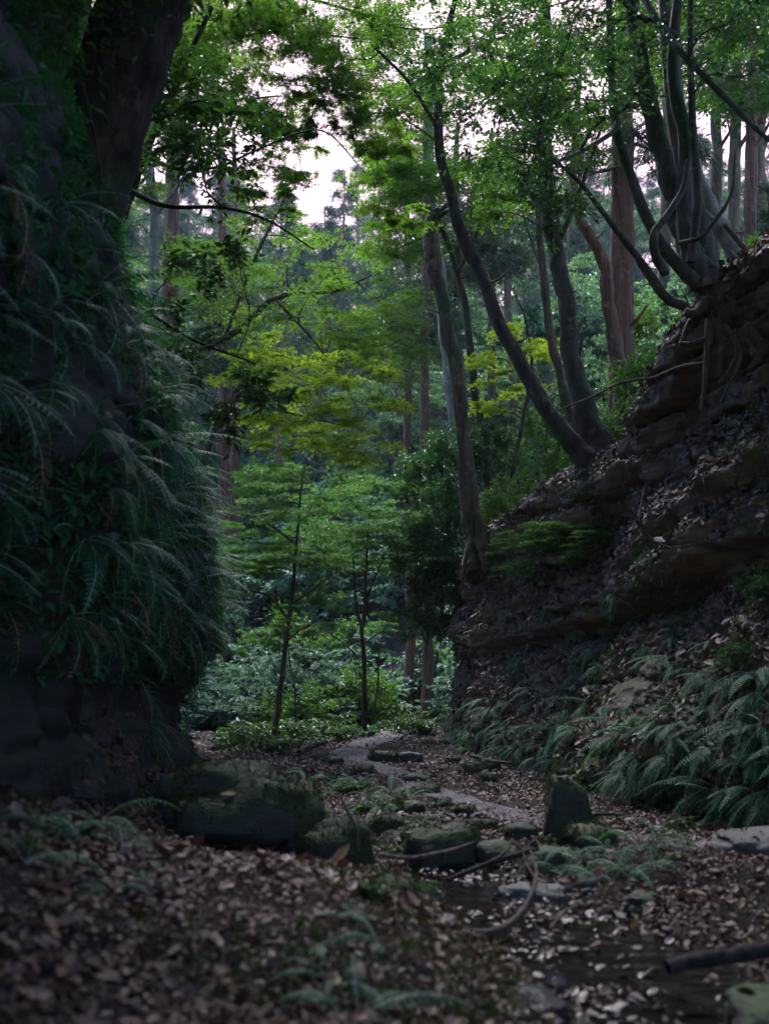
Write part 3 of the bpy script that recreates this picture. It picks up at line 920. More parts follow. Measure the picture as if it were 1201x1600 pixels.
# the great maple whose tiers fill the middle; backlit yellow tint below
tree('maple_tree', 'spreading maple with bright green tiers across the middle of the ravine', 'tree', M['bark_brown'], M['maple'],
     [(280, 760, 24, .14), (262, 640, 23.6, .13), (285, 560, 23, .12), (350, 530, 22.6, .1), (400, 490, 22.4, .08), (440, 462, 22.2, .06), (520, 455, 22, .04), (580, 430, 21.8, .02)],
     [[(350, 530, 22.6, .05), (400, 400, 22.3, .04), (450, 300, 22, .025)], [(430, 468, 22.2, .04), (500, 545, 22, .025), (560, 640, 21.8, .014)]],
     [(400, 420, 140, 80, 22.4, 1.6, 44, .7), (540, 480, 110, 80, 22, 1.4, 32, .65), (470, 520, 150, 40, 22.4, 1.4, 18, .65), (600, 540, 60, 60, 21.6, 1, 16, .6)],
     seed=105, size=.07, nl=12, ntw=11, flat=.22)
tree('maple_tree', 'maple tinted backlit yellow, hanging in the gap above the small maples', 'tree', M['bark_brown'], M['maple_yellow'],
     [(300, 860, 21.6, .1), (310, 760, 21.4, .09), (340, 660, 21.2, .075), (400, 600, 21, .055), (470, 570, 20.8, .035), (540, 575, 20.6, .018)],
     [[(370, 625, 21.1, .035), (450, 645, 20.8, .022), (560, 670, 20.4, .01)]],
     [(510, 620, 110, 75, 20.6, 1.5, 54, .5), (430, 580, 80, 60, 21, 1.5, 26, .5), (560, 690, 40, 40, 20.4, 1, 14, .42), (440, 670, 70, 35, 20.8, 1, 16, .45)],
     seed=106, size=.065, nl=12, ntw=11, flat=.3)
# two small maples standing in the clearing
tree('young_maple', 'slender young maple at the left edge of the clearing', 'tree', M['bark_brown'], M['maple_young'],
     [(428, 1155, 22, .075), (437, 1080, 22, .07), (447, 1000, 22, .062), (456, 930, 22, .055), (464, 850, 22, .04), (470, 770, 22, .025), (478, 715, 22, .012)],
     [[(448, 965, 22, .035), (425, 935, 21.8, .028), (400, 925, 21.6, .02), (345, 915, 21.3, .012)], [(452, 945, 22, .03), (490, 920, 22.2, .022), (530, 890, 22.4, .012)],
      [(440, 1010, 22, .025), (475, 980, 21.7, .018), (520, 965, 21.4, .01)], [(462, 850, 22, .03), (420, 820, 21.8, .02), (360, 790, 21.5, .01)], [(466, 820, 22, .02), (500, 770, 22, .012)]],
     [(450, 770, 90, 50, 22, 1.2, 30, .55), (420, 850, 90, 50, 21.8, 1.3, 34, .5), (380, 900, 60, 30, 21.5, .8, 12, .4), (520, 880, 50, 30, 22.2, .8, 10, .4), (470, 960, 60, 25, 21.6, .8, 8, .35)],
     seed=107, size=.065, nl=14, ntw=12, flat=.18, droop=.08, branch_r=.02)
tree('young_maple', 'slim young maple with a forked stem in the middle of the clearing', 'tree', M['bark_dark'], M['maple_young'],
     [(570, 1112, 24, .068), (568, 1040, 24, .062), (566, 985, 24, .055), (570, 950, 24, .045), (572, 880, 24, .03), (578, 800, 24, .018), (585, 750, 24, .01)],
     [[(566, 985, 24, .04), (556, 945, 24, .032), (552, 880, 23.8, .02), (545, 800, 23.6, .01)], [(570, 940, 24, .03), (595, 880, 24.2, .018), (625, 820, 24.4, .01)],
      [(562, 1030, 24, .02), (530, 1000, 23.7, .014), (480, 970, 23.4, .008)], [(570, 1005, 24, .02), (600, 985, 24, .012), (640, 975, 24, .008)]],
     [(570, 790, 100, 45, 24, 1.4, 36, .6), (610, 860, 75, 40, 24, 1.3, 24, .5), (530, 850, 60, 40, 23.8, 1.2, 20, .5), (620, 970, 40, 15, 24, .8, 5, .35)],
     seed=108, size=.065, nl=14, ntw=12, flat=.18, droop=.08, branch_r=.02)
tree('sapling', 'thin bare crooked sapling just right of the forked young maple', 'sapling', M['twig'], M['maple_young'],
     [(582, 1130, 25, .03), (590, 1070, 25, .026), (592, 1020, 25, .02), (602, 975, 25, .012)], (), [(602, 980, 26, 16, 25, .5, 4, .3)], seed=109, size=.06)
tree('sapling', 'thin twin sapling between the two young maples and their path', 'sapling', M['twig'], M['maple_young'],
     [(462, 1125, 23, .026), (460, 1070, 23, .02), (452, 1030, 23, .014), (450, 985, 23, .008)], [[(460, 1060, 23, .012), (470, 1020, 23, .008), (478, 980, 23, .006)]],
     [(462, 990, 34, 20, 23, .5, 5, .3)], seed=110, size=.06)
# right bank
tree('broken_tree', 'knobbly brown trunk with broken stub top on the bluff corner', 'tree', M['bark_brown'], M['evergreen'],
     [(748, 860, 20.4, .26), (735, 800, 20.3, .2), (727, 700, 20.2, .165), (716, 600, 20.1, .16), (698, 500, 20, .17), (682, 430, 20, .16), (672, 385, 20, .2), (676, 350, 20, .15), (682, 330, 20, .12)],
     [[(678, 345, 20, .09), (668, 322, 20, .08), (664, 306, 20, .06)], [(682, 340, 20, .1), (696, 322, 19.9, .06), (702, 315, 19.9, .045)], [(680, 345, 20, .06), (698, 330, 19.8, .05), (722, 330, 19.5, .04)]],
     seed=111, flare=1.5, bury=.2, roots=[[(742, 838, 20.2, .09), (752, 862, 19.9, .07), (758, 895, 19.8, .04)], [(738, 835, 20.2, .08), (728, 870, 20, .05), (722, 905, 19.9, .03)]])
tree('pale_tree', 'pale bare trunk standing behind the knobbly broken tree', 'tree', M['bark_pale'], M['mid'],
     [(725, 760, 27, .26), (712, 640, 27, .24), (698, 540, 27, .23), (684, 430, 27, .22), (672, 330, 27, .2), (668, 200, 27, .18), (670, 60, 27, .14)], (),
     [(670, 80, 110, 110, 27, 2, 44, .9), (640, 250, 60, 60, 27, 1.5, 20, .7)], 'diamond', .1, 13, 16, .5, .2, seed=112)
tree('leaning_tree', 'dark slender trunk curving left from the clump on the right bank', 'tree', M['bark_dark'], M['mid'],
     [(945, 760, 17, .3), (905, 705, 17, .2), (862, 650, 17, .16), (815, 570, 17, .145), (770, 480, 17, .135), (735, 400, 17, .125), (705, 310, 17, .11), (690, 250, 17, .1), (684, 185, 17, .09), (690, 90, 17, .07), (720, -40, 17, .05)],
     [[(740, 400, 17, .03), (765, 440, 16.7, .02), (800, 420, 16.4, .012)], [(688, 210, 17, .04), (640, 130, 16.6, .03), (580, 70, 16.2, .02)], [(690, 100, 17, .04), (780, 60, 16.6, .03), (860, 40, 16.2, .02)]],
     [(640, 90, 130, 90, 16.6, 2, 19, .45), (800, 60, 110, 80, 16.6, 2, 15, .45), (560, 20, 80, 60, 16, 1.5, 9, .45)], 'diamond', .066, 13, 14, .45, .2, seed=113, flare=1.3, bury=.2)
tree('upright_tree', 'thick dark trunk rising straight from the clump on the right bank', 'tree', M['bark_dark'], M['mid'],
     [(952, 735, 17.4, .34), (918, 660, 17.5, .24), (895, 570, 17.5, .19), (882, 470, 17.5, .18), (865, 370, 17.5, .17), (855, 250, 17.5, .16), (852, 120, 17.5, .14), (850, -40, 17.5, .1)],
     [[(868, 390, 17.5, .05), (905, 300, 17.2, .04), (945, 180, 17, .03)], [(855, 260, 17.5, .05), (810, 160, 17.2, .03), (770, 60, 17, .02)]],
     [(860, 60, 110, 110, 17.4, 2, 20, .55), (920, 200, 60, 90, 17, 1.4, 10, .5), (790, 280, 55, 60, 17.2, 1, 12, .5)], 'diamond', .066, 13, 14, .45, .2, seed=114, flare=1.3, bury=.2)
tree('slim_tree', 'slim twisted trunk just left of the thick upright one', 'tree', M['bark_brown'], M['mid'],
     [(905, 690, 19.5, .13), (880, 610, 19.5, .105), (858, 520, 19.5, .1), (848, 430, 19.5, .09), (840, 330, 19.5, .08), (836, 220, 19.5, .07), (842, 80, 19.5, .05)],
     [[(846, 420, 19.5, .03), (832, 385, 19.4, .02), (815, 330, 19.2, .012)]], [(835, 190, 70, 110, 19.5, 1.6, 28, .6), (800, 110, 60, 60, 19.3, 1.5, 14, .6)], 'diamond', .085, 12, 15, .45, .2, seed=115)
tree('conifer', 'thick red barked conifer trunk on the plateau of the right bank', 'tree', M['bark_red'], M['cedar'],
     [(972, 690, 22, .36), (970, 600, 22, .33), (970, 480, 22, .315), (971, 330, 22, .3), (973, 180, 22, .28), (976, 0, 22, .24), (978, -200, 22, .18)],
     [[(973, 260, 22, .05), (930, 270, 21.6, .03), (890, 285, 21.2, .015)], [(973, 220, 22, .05), (1020, 235, 21.7, .03), (1060, 260, 21.4, .015)]],
     [(960, 60, 130, 120, 22, 2, 22, .7), (990, 240, 110, 50, 22, 1.5, 16, .6)], 'needle', .2, 14, 14, .6, .4, seed=116, flare=1.15)
tree('crooked_tree', 'crooked reddish trunk leaning beside the thick red conifer', 'tree', M['bark_red'], M['mid'],
     [(965, 560, 21, .2), (950, 480, 21, .17), (942, 410, 21, .15), (922, 372, 21, .14), (905, 340, 21, .11), (896, 260, 21, .09), (905, 120, 21, .06)],
     [[(930, 385, 21, .03), (910, 395, 20.7, .018), (895, 392, 20.5, .01)]], [(905, 150, 60, 80, 21, 1.5, 22, .6)], 'diamond', .09, 12, 14, .45, .2, seed=117)
# the many stemmed tree gripping the ledge with bare roots
rt = tree('rooted_tree', 'many stemmed grey tree gripping the overhanging ledge with bare roots', 'tree', M['bark_grey'], M['camellia'],
     [(1200, 520, 12.8, .2), (1165, 502, 12.7, .2), (1128, 478, 12.7, .21), (1100, 440, 12.7, .2), (1080, 390, 12.7, .17), (1060, 330, 12.7, .14), (1040, 255, 12.7, .13), (1010, 150, 12.7, .115), (992, 40, 12.7, .1), (985, -90, 12.7, .08)],
     [[(1095, 450, 12.6, .16), (1075, 380, 12.5, .13), (1068, 300, 12.5, .115), (1070, 215, 12.4, .1), (1050, 110, 12.4, .08), (1062, -40, 12.3, .06)],
      [(1085, 440, 12.5, .1), (1050, 405, 12.4, .085), (1020, 360, 12.3, .075), (990, 290, 12.3, .07), (962, 200, 12.3, .06), (955, 100, 12.3, .05), (948, -40, 12.2, .04)],
      [(1110, 430, 12.9, .14), (1092, 340, 13, .12), (1062, 240, 13, .11), (1045, 110, 13, .1), (1035, -40, 13, .08)],
      [(1078, 410, 12.3, .06), (1090, 310, 12.2, .055), (1082, 200, 12.2, .05), (1078, 60, 12.1, .04), (1080, -60, 12, .03)],
      [(1070, 480, 12.5, .07), (1040, 465, 12.4, .065), (1015, 430, 12.3, .06), (990, 395, 12.2, .045), (940, 330, 12, .035), (900, 280, 11.8, .028), (840, 230, 11.6, .02)],
      [(1040, 430, 12.1, .055), (1024, 400, 12.0, .06), (1022, 365, 11.9, .055), (1040, 338, 11.9, .045), (1066, 296, 11.9, .04), (1075, 250, 11.9, .03)],
      [(1060, 60, 12.4, .06), (1030, 40, 12, .045), (1000, 25, 11.6, .04), (960, -10, 11.2, .03)],
      [(985, -40, 12.2, .05), (1030, 40, 11.6, .045), (1080, 100, 11.2, .04), (1140, 160, 10.9, .034), (1190, 210, 10.6, .025), (1260, 260, 10.4, .015)],
      [(965, 190, 12.2, .04), (952, 210, 12, .035), (900, 240, 11.6, .025), (850, 260, 11.3, .015)],
      [(1062, 380, 12.4, .035), (1095, 370, 12.1, .03), (1120, 340, 12, .025), (1142, 300, 11.9, .02), (1148, 235, 11.9, .012)]],
     [(1000, 20, 180, 70, 12.4, 2, 22, .5), (900, 130, 130, 80, 12, 1.6, 28, .38), (800, 200, 90, 80, 11.6, 1.2, 20, .34), (1130, 60, 110, 90, 12, 2, 16, .5), (900, -260, 330, 120, 11.5, 2.5, 70, .8), (760, 90, 100, 70, 11.8, 1.5, 22, .42), (850, 330, 60, 40, 11.4, .8, 8, .3)],  # region high above the view is foliage added to shade the foreground
     'oval', .078, 10, 8, .7, .22, seed=118, bury=0,
     roots=[[(1150, 495, 12.6, .14), (1190, 470, 12.4, .11), (1240, 458, 12.2, .08)], [(1160, 500, 12.6, .15), (1215, 505, 12.2, .12), (1280, 500, 12, .09)], [(1170, 515, 12.6, .1), (1200, 545, 12.2, .08), (1250, 540, 12, .06)],
            [(1168, 505, 12.5, .08), (1180, 530, 12.25, .07), (1190, 548, 12.15, .06), (1180, 565, 12.1, .04), (1165, 580, 12.1, .03)],
            [(1110, 500, 12.5, .08), (1105, 540, 12.4, .05), (1100, 600, 12.4, .03), (1095, 640, 12.4, .015)],
            [(1120, 505, 12.5, .07), (1125, 550, 12.3, .04), (1120, 590, 12.3, .025)], [(1130, 510, 12.5, .06), (1150, 545, 12.3, .035), (1140, 575, 12.25, .02), (1120, 600, 12.2, .012)],
            [(1090, 490, 12.5, .07), (1075, 510, 12.5, .05), (1065, 535, 12.5, .03)], [(1105, 470, 12.5, .08), (1085, 490, 12.3, .06), (1070, 487, 12.3, .05)],
            [(1100, 530, 12.4, .035), (1078, 538, 12.4, .04), (1060, 537, 12.4, .03)],
            [(1145, 520, 12.4, .03), (1155, 560, 12.2, .025), (1138, 600, 12.1, .018), (1125, 630, 12.1, .01)]], root_mat=M['root'])
tree('leaning_tree', 'smooth pale trunk leaning behind the rooted tree', 'tree', M['bark_pale'], M['mid'],
     [(1172, 440, 16, .17), (1135, 375, 16, .155), (1105, 315, 16, .14), (1080, 250, 16, .12), (1062, 150, 16, .1), (1050, 20, 16, .07)], (), [(1055, 30, 100, 80, 16, 1.5, 20, .6)], 'diamond', .09, 12, 14, .5, .2, seed=119)
for k, (x0, x1, Y, rd, lab) in enumerate(((1112, 1118, 26, .2, 'straight grey trunk against the bright sky right of the rooted tree'), (1142, 1148, 29, .24, 'grey forked trunk second against the bright right sky'),
                                          (1168, 1172, 25, .2, 'brown trunk near the right edge behind the leaning pale one'), (1192, 1184, 31, .3, 'rough trunk at the right edge against the sky'), (1035, 1040, 30, .22, 'trunk seen between the stems of the rooted tree'))):
    tree('plateau_tree', lab, 'tree', M['bark_brown'] if k != 2 else M['bark_red'], M['cedar'] if k % 2 else M['mid'],
         [(x0, 520, Y, rd), (x0 + 2, 400, Y, rd * .95), (x1, 250, Y, rd * .85), (x1 + 3, 100, Y, rd * .7), (x1, -60, Y, rd * .5)],
         [[(x1, 240, Y, rd * .3), (x1 + 30, 190, Y - .4, rd * .2), (x1 + 60, 120, Y - .6, rd * .1)]] , [(x1, 60, 75, 100, Y, 2, 30, .85), (x1 + 15, 150, 55, 30, Y, 1.5, 9, .6)],
         'needle' if k % 2 else 'diamond', .2 if k % 2 else .1, 13, 14, .5, .3, seed=130 + k)
for k, (x0, x1, Y, rd, lab) in enumerate(((770, 768, 34, .17, 'thin dark trunk between the broken tree and the curving one'), (716, 714, 32, .2, 'dark straight trunk close behind the broken tree'), (800, 792, 38, .2, 'slender far trunk right of the thin dark one'),
                                          (668, 664, 30, .19, 'brown conifer trunk low beside the bluff shrub'), (640, 636, 33, .17, 'brown conifer trunk in the shade left of the bluff shrub'), (350, 346, 33, .26, 'red brown trunk at the end of the left cliff'), (366, 366, 36, .2, 'narrow trunk right beside the red brown one'))):
    lo = 1080 if k in (3, 4) else 770
    tree('conifer', lab, 'tree', M['bark_red'] if k > 2 else M['bark_brown'], M['cedar'],
         [(x0, lo, Y, rd), (x0, lo - 150, Y, rd * .95), (x1, lo - 300, Y, rd * .85), (x1, 350, Y, rd * .7), (x1, 200, Y, rd * .4)], (),
         [(x1, 360, 55, 110, Y, 1.6, 26, .9)] if k < 3 else [(x1, 480, 50, 120, Y, 1.6, 24, .9)], 'needle', .26, 13, 13, .55, .45, seed=150 + k)
# high maples closing the gap above
tree('maple_tree', 'tall maple whose fine leaves fill the top left of the sky gap', 'tree', M['bark_dark'], M['maple'],
     [(120, 260, 19, .2), (180, 120, 19, .17), (260, 0, 18.6, .14), (360, -120, 18, .1), (480, -200, 17.4, .06)],
     [[(230, 40, 18.8, .06), (330, 60, 18, .04), (440, 50, 17.4, .025), (560, 60, 16.8, .012)], [(300, -50, 18.4, .06), (420, -20, 17.6, .04), (560, 20, 17, .025), (640, 45, 16.6, .015), (760, 35, 16.2, .01)], [(230, 60, 18.8, .05), (330, 150, 18.4, .03), (440, 150, 18, .015)]],
     [(330, 60, 110, 70, 18, 1.6, 46, .6), (480, 30, 140, 50, 17.4, 1.5, 44, .6), (400, 160, 90, 50, 18, 1.2, 22, .5), (440, 250, 60, 50, 18, 1, 12, .45), (540, 140, 60, 60, 17.6, 1, 16, .5), (600, 220, 50, 70, 17.4, 1, 16, .4), (620, 330, 40, 30, 17.4, 1, 8, .35), (450, 190, 60, 50, 17.6, 1, 14, .35), (420, 300, 40, 60, 17.8, 1, 10, .35), (520, 180, 60, 40, 17.6, 1, 8, .3), (500, 90, 70, 60, 17.4, 1, 12, .4), (300, -120, 250, 90, 18, 2, 40, .9)],
     seed=160, size=.07, nl=15, ntw=12, flat=.25)
tree('maple_tree', 'light green maple spreading behind the broken tree', 'tree', M['bark_dark'], M['maple'],
     [(760, 740, 25, .14), (740, 600, 25, .12), (726, 480, 24.8, .1), (700, 380, 24.6, .08), (660, 300, 24.4, .05), (610, 240, 24, .02)],
     [[(715, 430, 24.7, .05), (760, 330, 24.5, .035), (800, 260, 24.2, .02)], [(690, 360, 24.6, .04), (640, 380, 24.2, .025), (600, 400, 24, .012)]],
     [(650, 270, 90, 50, 24.3, 1.6, 40, .75), (770, 290, 80, 50, 24.3, 1.6, 30, .7), (620, 370, 60, 50, 24, 1.2, 20, .65), (640, 180, 80, 50, 24, 1.5, 20, .7), (600, 250, 30, 30, 24, 1, 6, .5)],
     seed=161, size=.08, nl=16, ntw=13, flat=.2)
tree('maple_tree', 'yellow green maple low behind the curving trunk', 'tree', M['bark_dark'], M['maple_yellow'],
     [(800, 740, 24, .07), (815, 660, 24, .06), (830, 580, 24, .045), (820, 500, 24, .03), (800, 450, 24, .015)], (), [(815, 560, 60, 55, 24, 1.2, 18, .55), (790, 620, 40, 40, 24, 1, 8, .5)], seed=162, size=.075, flat=.25)

# ---------------------------------------------------------------- shrubs and bushes
def bush_mesh(seed, leafm, kind, size, nc, cr_, ntw, nl, flat, h=1.0, stems=5):
    r = np.random.default_rng(seed)
    mb = MB()
    for s in range(stems):
        a = r.uniform(0, 6.28)
        e = np.array((math.cos(a) * .5 * r.random(), math.sin(a) * .5 * r.random(), h * r.uniform(.6, .95)))
        tube(mb, spline([(0, 0, -.1), e * .5 + r.normal(size=3) * .05, e], 7), np.linspace(.02, .006, 7), 4, 1, cap=False)
    for k in range(nc):
        u = r.normal(size=3); u /= np.linalg.norm(u); u[2] = abs(u[2])
        C = u * np.array((.75, .75, h * .95)) * r.uniform(.45, 1.05) + np.array((0, 0, .08))
        clump_leaves(mb, r, C, cr_, ntw, nl, size, kind, flat, .2, .003, outward=u)
    return mb.build('shrub', [leafm, M['twig']], smooth=False, link=False)

BUSH = {
    'pale': [bush_mesh(200 + k, M['shrub'], 'diamond', .10, 30, .28, 8, 9, .5) for k in range(4)],
    'dark': [bush_mesh(210 + k, M['camellia'], 'oval', .085, 44, .26, 9, 9, .8) for k in range(3)],
    'mid': [bush_mesh(220 + k, M['mid'], 'oval', .095, 34, .28, 8, 8, .6) for k in range(3)],
    'herb': [bush_mesh(230 + k, M['herb'], 'oval', .17, 16, .32, 7, 5, .35, .6, 3) for k in range(3)],
    'maple': [bush_mesh(240 + k, M['maple_young'], 'palm', .075, 26, .34, 9, 9, .18, 1.0, 3) for k in range(2)],
}
def bush(kind, x, y, z, sx, sz, name, label, cat, group):
    o = bpy.data.objects.new(name, rr.choice(BUSH[kind]))
    COL.objects.link(o)
    o.location = (x, y, z)
    o.rotation_euler = (0, 0, rr.uniform(0, 6.28))
    o.scale = (sx, sx, sz)
    return tag(o, label, cat, group)

r2 = np.random.default_rng(77)
cnt = 0
for k in range(700):                                        # the grey-green thicket in and behind the clearing
    y = 26.5 + 36 * r2.random() ** 1.1
    x = r2.uniform(-.33, .16) * y
    if dist_to(PATHC, np.array([x]), np.array([y]))[0][0] < 1.0 and y < 31: continue
    s = r2.uniform(.9, 1.5) * (1 + (y - 26) * .035)
    near = y < 34
    bush('pale' if r2.random() < .8 else 'mid', x, y, gz(x, y) - .05, s, s * r2.uniform(.8, 1.3), 'shrub',
         'grey green shrub in the thicket around the clearing' if near else 'pale shrub on the slope rising beyond the clearing', 'shrub',
         'shrubs around the clearing' if near else 'shrubs on the slope beyond')
    cnt += 1
    if cnt > 240: break
for px, py, Y, s in ((410, 1140, 21, .55), (470, 1150, 22, .5), (520, 1140, 23, .55), (560, 1140, 24, .5), (440, 1165, 19.5, .4), (390, 1150, 20, .5), (500, 1120, 24.5, .7), (540, 1125, 25, .6), (420, 1110, 23.5, .8), (380, 1120, 21, .6), (640, 1130, 25, .6), (655, 1110, 24.5, .6), (620, 1135, 27, .5)):
    p = P(px, py, Y)
    bush('herb', p[0], Y, gz(p[0], Y), s * 1.2, s * 1.2, 'herb_clump', 'bright green leafy clump at the foot of the young maples', 'plant', 'leafy clumps around the young maples')
for k in range(130):
    y = 55 + 40 * r2.random()
    x = r2.uniform(-.3, .3) * y
    s = r2.uniform(2.0, 3.4)
    bush('pale' if r2.random() < .6 else 'mid', x, y, gz(x, y) - .2, s, s * r2.uniform(.8, 1.3), 'shrub', 'tall shrub between the trees high on the far hillside', 'shrub', 'tall shrubs high on the far hillside')
for px, py, s in ((500, 1215, .3), (530, 1240, .28), (560, 1235, .3), (585, 1265, .26), (610, 1290, .24), (640, 1300, .22), (575, 1330, .22), (660, 1285, .2), (690, 1345, .16), (620, 1340, .2), (880, 1310, .2), (850, 1325, .18), (930, 1310, .22), (1060, 1300, .25), (560, 1395, .18), (640, 1390, .18)):
    h = hit_ray(px, py)
    bush('herb', h[0][0], h[0][1], h[0][2] - .03, s * 1.3, s, 'herb_clump', 'small leafy clump between the boulders, the path and the pool', 'plant', 'leafy clumps among the boulders')
# glossy evergreens against the bluff
for k, (px, py, Y, sx, sz) in enumerate(((690, 890, 23.2, 1.0, 1.7), (660, 850, 24, 1.2, 1.5), (700, 780, 23, 1.0, 1.3), (650, 740, 25, 1.1, 1.4), (690, 700, 24, 1.0, 1.2), (668, 960, 23.5, .8, 1.2), (760, 690, 23, .9, 1.1))):
    p = P(px, py, Y)
    bush('dark', p[0], Y, p[2] - sz * .5, sx, sz, 'evergreen_shrub', 'dark glossy evergreen shrub beside the corner of the bluff', 'shrub', 'evergreen shrubs at the bluff corner')
for px, py, Y, s, kd in ((800, 700, 21, .9, 'mid'), (840, 720, 20, .7, 'mid'), (760, 730, 22, .8, 'mid'), (1000, 600, 17.5, .75, 'mid'), (960, 580, 18, .8, 'mid'), (1020, 550, 17, .6, 'mid'), (930, 620, 19.5, .8, 'mid'), (1040, 620, 16, .5, 'mid'), (880, 640, 22, .9, 'mid'), (1000, 500, 20, .9, 'mid'),
                         (780, 650, 26, 1.1, 'mid'), (850, 600, 27, 1.2, 'mid'), (920, 540, 27, 1.2, 'pale'), (760, 600, 30, 1.3, 'pale'), (1010, 450, 27, 1.2, 'mid'), (1080, 400, 25, 1.1, 'pale'), (1150, 380, 24, 1, 'pale'), (1190, 350, 24, 1.1, 'mid'), (1040, 480, 22, .9, 'pale'), (820, 480, 34, 1.6, 'pale'), (900, 470, 34, 1.6, 'pale'), (740, 520, 36, 1.6, 'pale')):
    p = P(px, py, Y)
    z = min(p[2], max(top_z(p[0], Y), p[2] - 1.2))
    bush(kd, p[0], Y, z - s * .5, s, s * 1.2, 'shrub', 'leafy green shrub among the trunks on top of the right bank', 'shrub', 'shrubs on top of the right bank')
for px, py, s in ((850, 865, .75), (890, 850, .6), (830, 900, .5), (940, 850, .4), (800, 800, .45), (920, 880, .45)):
    h = hit_ray(px, py)
    bush('maple', h[0][0] - .25, h[0][1] - .45, h[0][2] - .1, s * 1.2, s * .8, 'maple_seedling', 'low maple seedling spreading over the face of the bluff', 'plant', 'maple seedlings on the bluff')
for px, py, s in ((1180, 910, .3), (1195, 930, .3), (1150, 1030, .3)):
    h = hit_ray(px, py)
    bush('dark', h[0][0] - .1, h[0][1] - .3, h[0][2] - .1, s, s, 'evergreen_shrub', 'small glossy seedling on the leafy slope at the right', 'shrub', 'seedlings on the right slope')

# ---------------------------------------------------------------- wooded hillside
def tree_meshes(seed, kindname):
    r = np.random.default_rng(seed)
    tk, cw = MB(), MB()
    if kindname == 'broad':
        h = 13.0
        top = np.array((r.normal() * .8, r.normal() * .8, h * .85))
        s = spline([(0, 0, -.5), (r.normal() * .3, r.normal() * .3, h * .3), top * .65 + r.normal(size=3) * .3, top], 24)
        tube(tk, s, np.linspace(.2, .05, 24), 8, 0, .2, seed=seed)
        for k in range(52):
            u = r.normal(size=3); u /= np.linalg.norm(u)
            C = np.array((0, 0, h * .66)) + u * np.array((3.2, 3.2, h * .32)) * r.uniform(.4, 1.05)
            A = s[min(23, max(7, int((C[2] - 1.5) / h * 23)))]
            tube(cw, skeleton_branch(r, A, C, .05), np.linspace(.05, .01, 8), 4, 1, cap=False)
            clump_leaves(cw, r, C, r.uniform(.8, 1.3), 14, 13, .17, 'diamond', .5, .15, .008, outward=u)
        mats = [M['hill'], M['twig']]; bm_ = M['bark_brown']
    else:
        h = 17.0
        s = spline([(0, 0, -.5), (r.normal() * .1, r.normal() * .1, h * .5), (r.normal() * .2, r.normal() * .2, h)], 20)
        tube(tk, s, np.linspace(.26, .03, 20), 8, 0, .2, seed=seed)
        for k in range(64):
            t = r.uniform(.3, 1.0)
            a = r.uniform(0, 6.28)
            L = (1.05 - t) * 3.2 + .4
            A = np.array((0, 0, t * h))
            C = A + np.array((math.cos(a) * L, math.sin(a) * L, -.25 * L)) * r.uniform(.5, 1)
            tube(cw, np.stack((A, (A + C) / 2 + (0, 0, .15), C)), np.array((.035, .025, .01)), 4, 1, cap=False)
            clump_leaves(cw, r, C, .45 + .2 * L, 14, 11, .3, 'needle', .6, .6, .008, outward=np.array((math.cos(a), math.sin(a), -.2)))
        mats = [M['cedar'], M['twig']]; bm_ = M['bark_red']
    return tk.build('trunk', bm_, link=False), cw.build('crown', mats, smooth=False, link=False)
BROAD = [tree_meshes(300 + k, 'broad') for k in range(4)]
CEDAR = [tree_meshes(320 + k, 'cedar') for k in range(3)]
def far_tree(protos, x, y, z, s, name, label, group):
    o = empty(name, (x, y, z), (0, 0, rr.uniform(0, 6.28)))
    o.scale = (s, s, s * rr.uniform(.9, 1.15))
    tag(o, label, 'tree', group)
    tk, cw = rr.choice(protos)
    for nm, me in (('trunk', tk), ('crown', cw)):
        c = bpy.data.objects.new(nm, me); COL.objects.link(c); c.parent = o
placed = []
for k in range(3000):
    y = 47 + 55 * r2.random() ** 1.1
    x = r2.uniform(-.42, .46) * y
    sky = (abs((x / y) + .055) < .045) and y < 60
    if sky and r2.random() < .9: continue
    if any((x - a) ** 2 + (y - b_) ** 2 < 14 for a, b_ in placed): continue
    placed.append((x, y))
    z = gz(x, y)
    if r2.random() < .28:
        far_tree(CEDAR, x, y, z - .2, r2.uniform(.7, 1.05), 'conifer', 'conifer with drooping needle boughs on the far wooded hillside', 'conifers on the far hillside')
    else:
        far_tree(BROAD, x, y, z - .2, r2.uniform(.6, 1.0), 'broadleaf_tree', 'broadleaf tree in the wood on the far hillside', 'broadleaf trees on the far hillside')
    if len(placed) > 120: break
# wood on top of both banks ; unseen ones overhead and behind are added to shade the foreground
for x, y, s in ((-9, 14, 1), (-15, 28, 1), (-7, 9, .9), (-7, 3, 1), (-6.5, -3, 1), (-9, 33, .9), (-15, 20, 1), (-5, 0, 1.3), (-4.8, 5, 1.2), (-5, -5, 1.3), (-5, -10, 1.3), (-4.4, 9.5, 1.4), (-4.4, 13, 1.3), (-4.2, 2.5, 1.5), (-4.3, 6.5, 1.5)):
    far_tree(BROAD, x, y, top_z(x, y) - .3, s, 'broadleaf_tree', 'broadleaf tree on top of the left cliff, in wood and added shade canopy', 'trees on top of the left cliff')
for x, y, s in ((9.5, 5, 1), (8.5, -2, 1), (13, 14, 1.0), (14, 24, .9), (10, 29, .8), (17, 30, .9), (9.5, 36, .9), (12, 19, .8), (7.8, 1, 1.3), (7.4, 6, 1.2), (8.4, -5, 1.3), (9.5, -10, 1.3), (5.8, 9.5, 1.35), (6.2, 13.5, 1.3), (6.6, 3.5, 1.5), (6.0, 7.3, 1.5)):
    far_tree(BROAD, x, y, top_z(x, y) - .3, s, 'broadleaf_tree', 'broadleaf tree standing back on the right bank, in wood and added shade canopy', 'trees back on the right bank')

